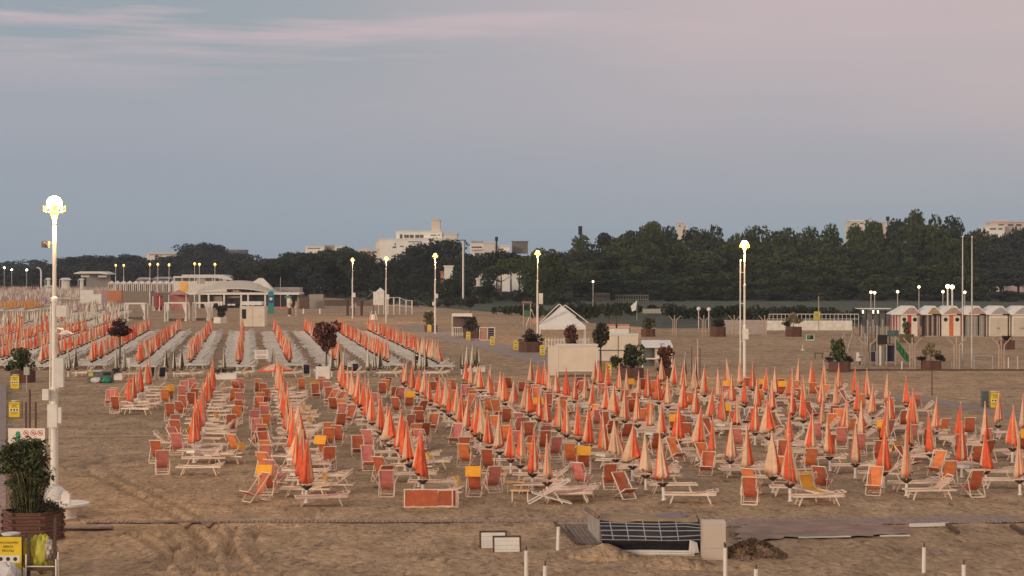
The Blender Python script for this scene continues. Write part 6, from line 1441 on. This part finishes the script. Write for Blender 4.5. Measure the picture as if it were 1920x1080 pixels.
gazebo(233, 272, 568, 600, 'white gazebo right of the round maroon tree'); gazebo(308, 350, 567, 603, 'white gazebo in front of the large red canopy'); gazebo(361, 391, 567, 602, 'white gazebo left half of the pair before the bar'); gazebo(392, 417, 566, 602, 'white gazebo right half of the pair before the bar')
hexpot(413, 606, 2.2, 1.0, 'white box planter in front of the bar', [('clump', DKSH, 2.6, 2.2, .2, 'dark bush in the white box planter in front of the bar')], m=WHITE, n=4)
# white kiosk & banner
rt, W_, h = booth(450, 496, 575, 612, 3.0, 'white square kiosk with raised roof slab at the end of the far block')
mb = MB(); mb.box(-W_ / 2 + .1, W_ / 2 - .5, .3, 2.6, h + .25, h + .8); mb.build('roof_slab', WHITE2, rt); mb = MB(); mb.box(-W_ / 2 + .3, -W_ / 2 + .95, -.05, -.035, 1.2, h - .4); mb.build('opening', DARK, rt); mb = MB(); mb.box(-.05, .05, -.05, -.035, .05, h - .1); mb.box(-.6, W_ / 2, -.052, -.037, h * .45, h * .48); mb.build('joint', CREAM, rt)
p = G(508, 588); k = F / p.y; rt = thing('turquoise_banner', 'tall turquoise and navy banner with white swoosh beside the bar', 'banner', tuple(p))
mb = MB(); mb.box(-.62, .62, -.06, .06, 10 / k, 38 / k); bd = mb.build('panel', TEAL, rt); mb = MB(); mb.prism([(.62 * math.cos(a), 38 / k + .45 * math.sin(a)) for a in np.linspace(0, math.pi, 9)], -.06, .06); mb.build('rounded_top', TEAL, rt)
mb = MB(); mb.box(-.5, .5, -.075, -.065, 20 / k, 33 / k); mb.build('navy_field', BLUE, bd); mb = MB(); mb.add([(.38 * math.cos(a) * (1 if a < math.pi else .7), -.085, 27.5 / k + .38 * math.sin(a) * .8) for a in np.linspace(0, 2 * math.pi, 15)[:-1]], [tuple(range(14))]); mb.build('white_emblem', WHITE, bd)
mb = MB(); mb.box(-.62, .62, -.07, .07, 0, 10 / k); mb.build('green_base', GREEN, rt)
p = G(543, 593); k = F / p.y; rt = thing('advertising_figure', 'tall cream and brown advertising figure with a teal top beside the banner', 'sign', tuple(p)); mb = MB(); mb.lathe([(.3, 0), (.35, .4), (.22, .5), (.25, 20 / k), (.55, 25 / k), (.4, 31 / k), (.15, 34 / k)], n=10); mb.build('body', CREAM, rt); mb = MB(); mb.lathe([(.36, .3), (.30, 1.6)], n=10); mb.build('brown_wrap', DWOOD, rt); mb = MB(); mb.box(-.9, .35, -.2, .2, 34 / k, 38 / k); mb.build('teal_cap', TEAL, rt); mb = MB(); mb.lathe([(.4, 0), (.35, .5)], n=8, c=(1.2, .5, 15 / k)); mb.bar((1.2, .5, 0), (1.2, .5, 28 / k), .3); mb.build('side_arm', PALEW, rt)
mb = MB(); mb.tube((0, 0, 0), (0, 0, PZ(520, 395)), .05); solo(mb, METAL, 'thin_mast', 'thin grey mast in front of the bar right of the banner', 'mast', (PX(526, 395), 395, 0))
# tall white floodlight mast & dark aerial
Y = 480; rt = thing('tall_mast', 'tall slim white mast with small dark top left of the hotel annex', 'mast', (PX(868.5, Y), Y, 0)); mb = MB(); mb.tube((0, 0, 0), (0, 0, PZ(451, Y)), .28, .22); mb.build('pole', WHITE, rt); mb = MB(); mb.box(-.8, .8, -.2, .2, PZ(451, Y), PZ(449.5, Y)); mb.build('head', DARK, rt)
# ---------------------------------------------------------------- buildings on the skyline
def bld(name, label, Y, boxes, wins, cat='building', rails=()):
    x0 = PX(sum(b_[0] + b_[1] for b_ in boxes) / 2 / len(boxes), Y); rt = thing(name, label, cat, (x0, Y, 0))
    for i, (a, b_, t_, bo, d, m_, y0) in enumerate(boxes):
        mb = MB(); mb.box(PX(a, Y) - x0, PX(b_, Y) - x0, y0, y0 + d, max(0, PZ(bo, Y)) if bo < 600 else 0, PZ(t_, Y)); mb.box(PX(a, Y) - x0 - .3, PX(b_, Y) - x0 + .3, y0 - .4, y0 + d + .3, PZ(t_, Y), PZ(t_, Y) + .4); mb.build('wall', m_, rt)
    for (a, b_, t_, bo, y0) in wins:
        mb = MB(); mb.box(PX(a, Y) - x0, PX(b_, Y) - x0, y0 - .12, y0 - .02, PZ(bo, Y), PZ(t_, Y)); mb.build('window', GLASS, rt)
    for (a, b_, t_, bo, y0) in rails:
        mb = MB(); mb.box(PX(a, Y) - x0, PX(b_, Y) - x0, y0 - 1.2, y0 - .01, PZ(bo, Y), PZ(t_, Y)); mb.build('balcony', PLAST2, rt)
    return rt
bld('hotel', 'large white stepped hotel with a square roof tower', 900,
    [(712, 760, 449, 700, 18, PLASTER, 0), (760, 835, 447.5, 700, 20, PLASTER, -.02), (742, 828, 434, 447.4, 16, PLASTER, 3), (808, 824.5, 412, 434, 9, mat('tower_cream', (.70, .60, .50), .85, .04, .1), 5), (828, 857, 438.5, 700, 14, PLAST2, 4), (672, 712, 467, 700, 14, PLAST2, 1), (704, 714, 452, 467, 8, PLAST2, 2)],
    [(749, 754, 439, 447, 3), (757, 766, 440, 446, 3), (767.5, 775, 440, 446, 3), (778, 786, 440, 446, 3), (787, 793.5, 440, 446, 3), (807, 818, 440, 441.7, 3), (820.5, 824.5, 440, 441.7, 3), (740, 742, 456, 460, 0), (736, 743, 462, 465, 0), (750, 757, 461, 463, 0), (765, 790, 452.5, 454, -.02), (676, 684, 471, 474, 1), (688, 696, 471, 474, 1), (698, 706, 471, 474, 1)])
bld('hotel_annex', 'pale building with flat roofs and balconies right of the slim white mast', 780,
    [(882, 912, 458, 700, 12, PLASTER, 0), (906, 928, 456, 700, 14, PLAST2, -1), (928, 956, 462, 700, 12, PLASTER, 1), (884, 905, 453, 458, 8, ROOFG, 3), (960, 990, 453, 475, 10, mat('dark_annex', (.16, .14, .13)), 6)],
    [(884, 904, 462, 465, 0), (890, 899, 474, 486, 0), (901, 905, 474, 486, 0), (929, 954, 474, 477, 1), (934, 944, 466, 471, 1)], rails=[(884, 905, 466, 469, 0), (928, 956, 469, 473, 1)])
for px, t_, b_ in ((931, 444, 460),): pass
mb = MB(); mb.box(-.6, .6, -.6, .6, PZ(452, 700), PZ(444, 700)); mb.tube((0, 0, 0), (0, 0, PZ(450, 700)), .35); solo(mb, DARK, 'rooftop_aerial', 'dark stubby aerial above the annex roof', 'aerial', (PX(931, 700), 700, 0))
bld('white_block', 'low white block peeping over the wood left of the hotel', 950, [(573, 608, 463, 700, 14, PLASTER, 0), (606, 628, 461, 700, 12, ROOFG, 2), (628, 645, 462, 700, 12, PLASTER, 0)], [(577, 600, 465, 466.5, 0), (612, 622, 464, 466, 2), (632, 640, 465, 467, 0)])
bld('long_block', 'long low pale building on the far left skyline', 1300, [(275, 335, 475, 700, 14, PLAST2, 0)], [(280, 330, 477, 478.5, 0)])
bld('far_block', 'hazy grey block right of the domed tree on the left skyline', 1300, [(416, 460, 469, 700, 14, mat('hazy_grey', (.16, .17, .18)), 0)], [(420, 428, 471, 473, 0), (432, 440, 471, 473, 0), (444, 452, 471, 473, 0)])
bld('apartment_block', 'cream block behind the wood at right with roof railings', 800, [(1595, 1642, 415.5, 700, 14, PLAST2, 0), (1602, 1620, 414, 415.5, 6, PLASTER, 3), (1658, 1682, 417, 700, 8, PLAST2, 4)], [(1600, 1607, 418, 420, 0), (1612, 1619, 418, 420, 0), (1624, 1631, 418, 420, 0)])
bld('apartment_block', 'pale pink apartment block at the far right above the pines', 760, [(1866, 1925, 417, 700, 14, mat('pink_plaster', (.60, .47, .42)), 0), (1848, 1880, 425, 700, 12, PLASTER, -3), (1870, 1890, 414, 417, 6, PLAST2, 3)], [(1872, 1882, 420, 424, 0), (1890, 1900, 420, 424, 0), (1905, 1915, 420, 424, 0), (1852, 1864, 428, 431, -3), (1868, 1876, 428, 431, -3)])
bld('chimney_block', 'narrow pinkish tower poking above the middle of the wood', 800, [(1271, 1282, 418.5, 700, 6, PLAST2, 0), (1282, 1290, 424, 700, 6, PLASTER, 1)], [(1273, 1276, 422, 425, 0)])
bld('white_villa', 'white house behind the tree gap left of the marquee lamp post', 560, [(960, 1006, 513, 700, 10, WHITE2, 0), (982, 1006, 506, 513, 7, WHITE2, 2)], [(972, 975, 522, 533, 0), (989, 990, 522, 540, 0)])
bld('white_villa', 'white wall glimpsed between dark trunks left of the umbrella pine', 540, [(893, 930, 524, 700, 8, OFFW, 0)], [(908, 911, 526, 543, 0), (915, 917.5, 526, 543, 0), (921, 922, 526, 543, 0)])
bld('rose_villa', 'small white and rose house in the grove right of a lamp post', 585, [(833, 849, 500, 700, 6, PLASTER, 0), (826, 857, 511, 700, 8, PALR, 1)], [(828, 831, 508, 512, 1)])
bld('dim_villa', 'dim house in the grove between two lamp posts', 620, [(702, 720, 497, 700, 8, mat('dim_rose', (.25, .18, .17)), 0)], [(706, 712, 500, 504, 0)])
for px, t_, lb in ((1088, 424, 'dark aerial mast rising above the left of the pine wood'), (1664.5, 406, 'dark aerial on the block behind the wood at right')):
    Y = 620 if px < 1200 else 790; z = PZ(t_, Y); rt = thing('aerial_mast', lb, 'mast', (PX(px, Y), Y, 0)); mb = MB(); mb.tube((0, 0, 0), (0, 0, z), .3, .2); mb.build('pole', DARK, rt); mb = MB(); mb.box(-.7, .7, -.5, .5, z - 3.2 if px < 1200 else z - 2, z); mb.build('antennas', DARK, rt)
# boards & boxes around the white chest etc. small midground extras
mb = MB(); mb.tube((0, 0, 0), (0, 0, 1.9), .03); mb.box(-.2, .2, -.04, -.02, 1.2, 1.75); p = G(50, 735); solo(mb, METAL, 'small_sign_pole', 'thin pole with small white plate in front of the far left bush', 'sign', (p.x, p.y, 0))
mb = MB(); mb.tube((0, 0, 0), (0, 0, 1.0), .06); p = G(1508, 660); mb.box(-.3, .3, -.2, .2, .0, .15); solo(mb, WHITE, 'small_marker', 'small white marker on the open sand right of centre', 'marker', (G(1505, 657).x, G(1505, 657).y, 0)).scale = (.6, .6, .6)
p = G(1535, 672); rt = thing('picnic_table', 'small dark wooden table on the open sand left of the planter', 'table', tuple(p)); mb = MB(); mb.box(-.45, .45, -.3, .3, .5, .56); mb.build('top', DWOOD, rt); mb = MB(); [mb.bar((s * .35, 0, 0), (s * .35, 0, .5), .08) for s in (-1, 1)]; mb.build('legs', DWOOD, rt)
# ---------------------------------------------------------------- haze
HZ = MB(); HZ.box(-900, 900, -70, 1700, -1.0, 62)
hz = HZ.build('haze', []) ; tag(hz, kind='stuff', label='thin evening haze over the beach', cat='haze')
hm_ = bpy.data.materials.new('haze'); hm_.use_nodes = True; t = hm_.node_tree; t.nodes.clear(); o_ = t.nodes.new('ShaderNodeOutputMaterial'); v_ = t.nodes.new('ShaderNodeVolumePrincipled')
v_.inputs['Color'].default_value = (.80, .88, 1, 1); v_.inputs['Density'].default_value = .00011; v_.inputs['Anisotropy'].default_value = 0.0
t.links.new(v_.outputs[0], o_.inputs['Volume']); hz.data.materials.append(hm_)
# ---------------------------------------------------------------- drop the prototypes
def kill(o):
    for ch in list(o.children): kill(ch)
    bpy.data.objects.remove(o)
for pr in PROTOS: kill(pr)
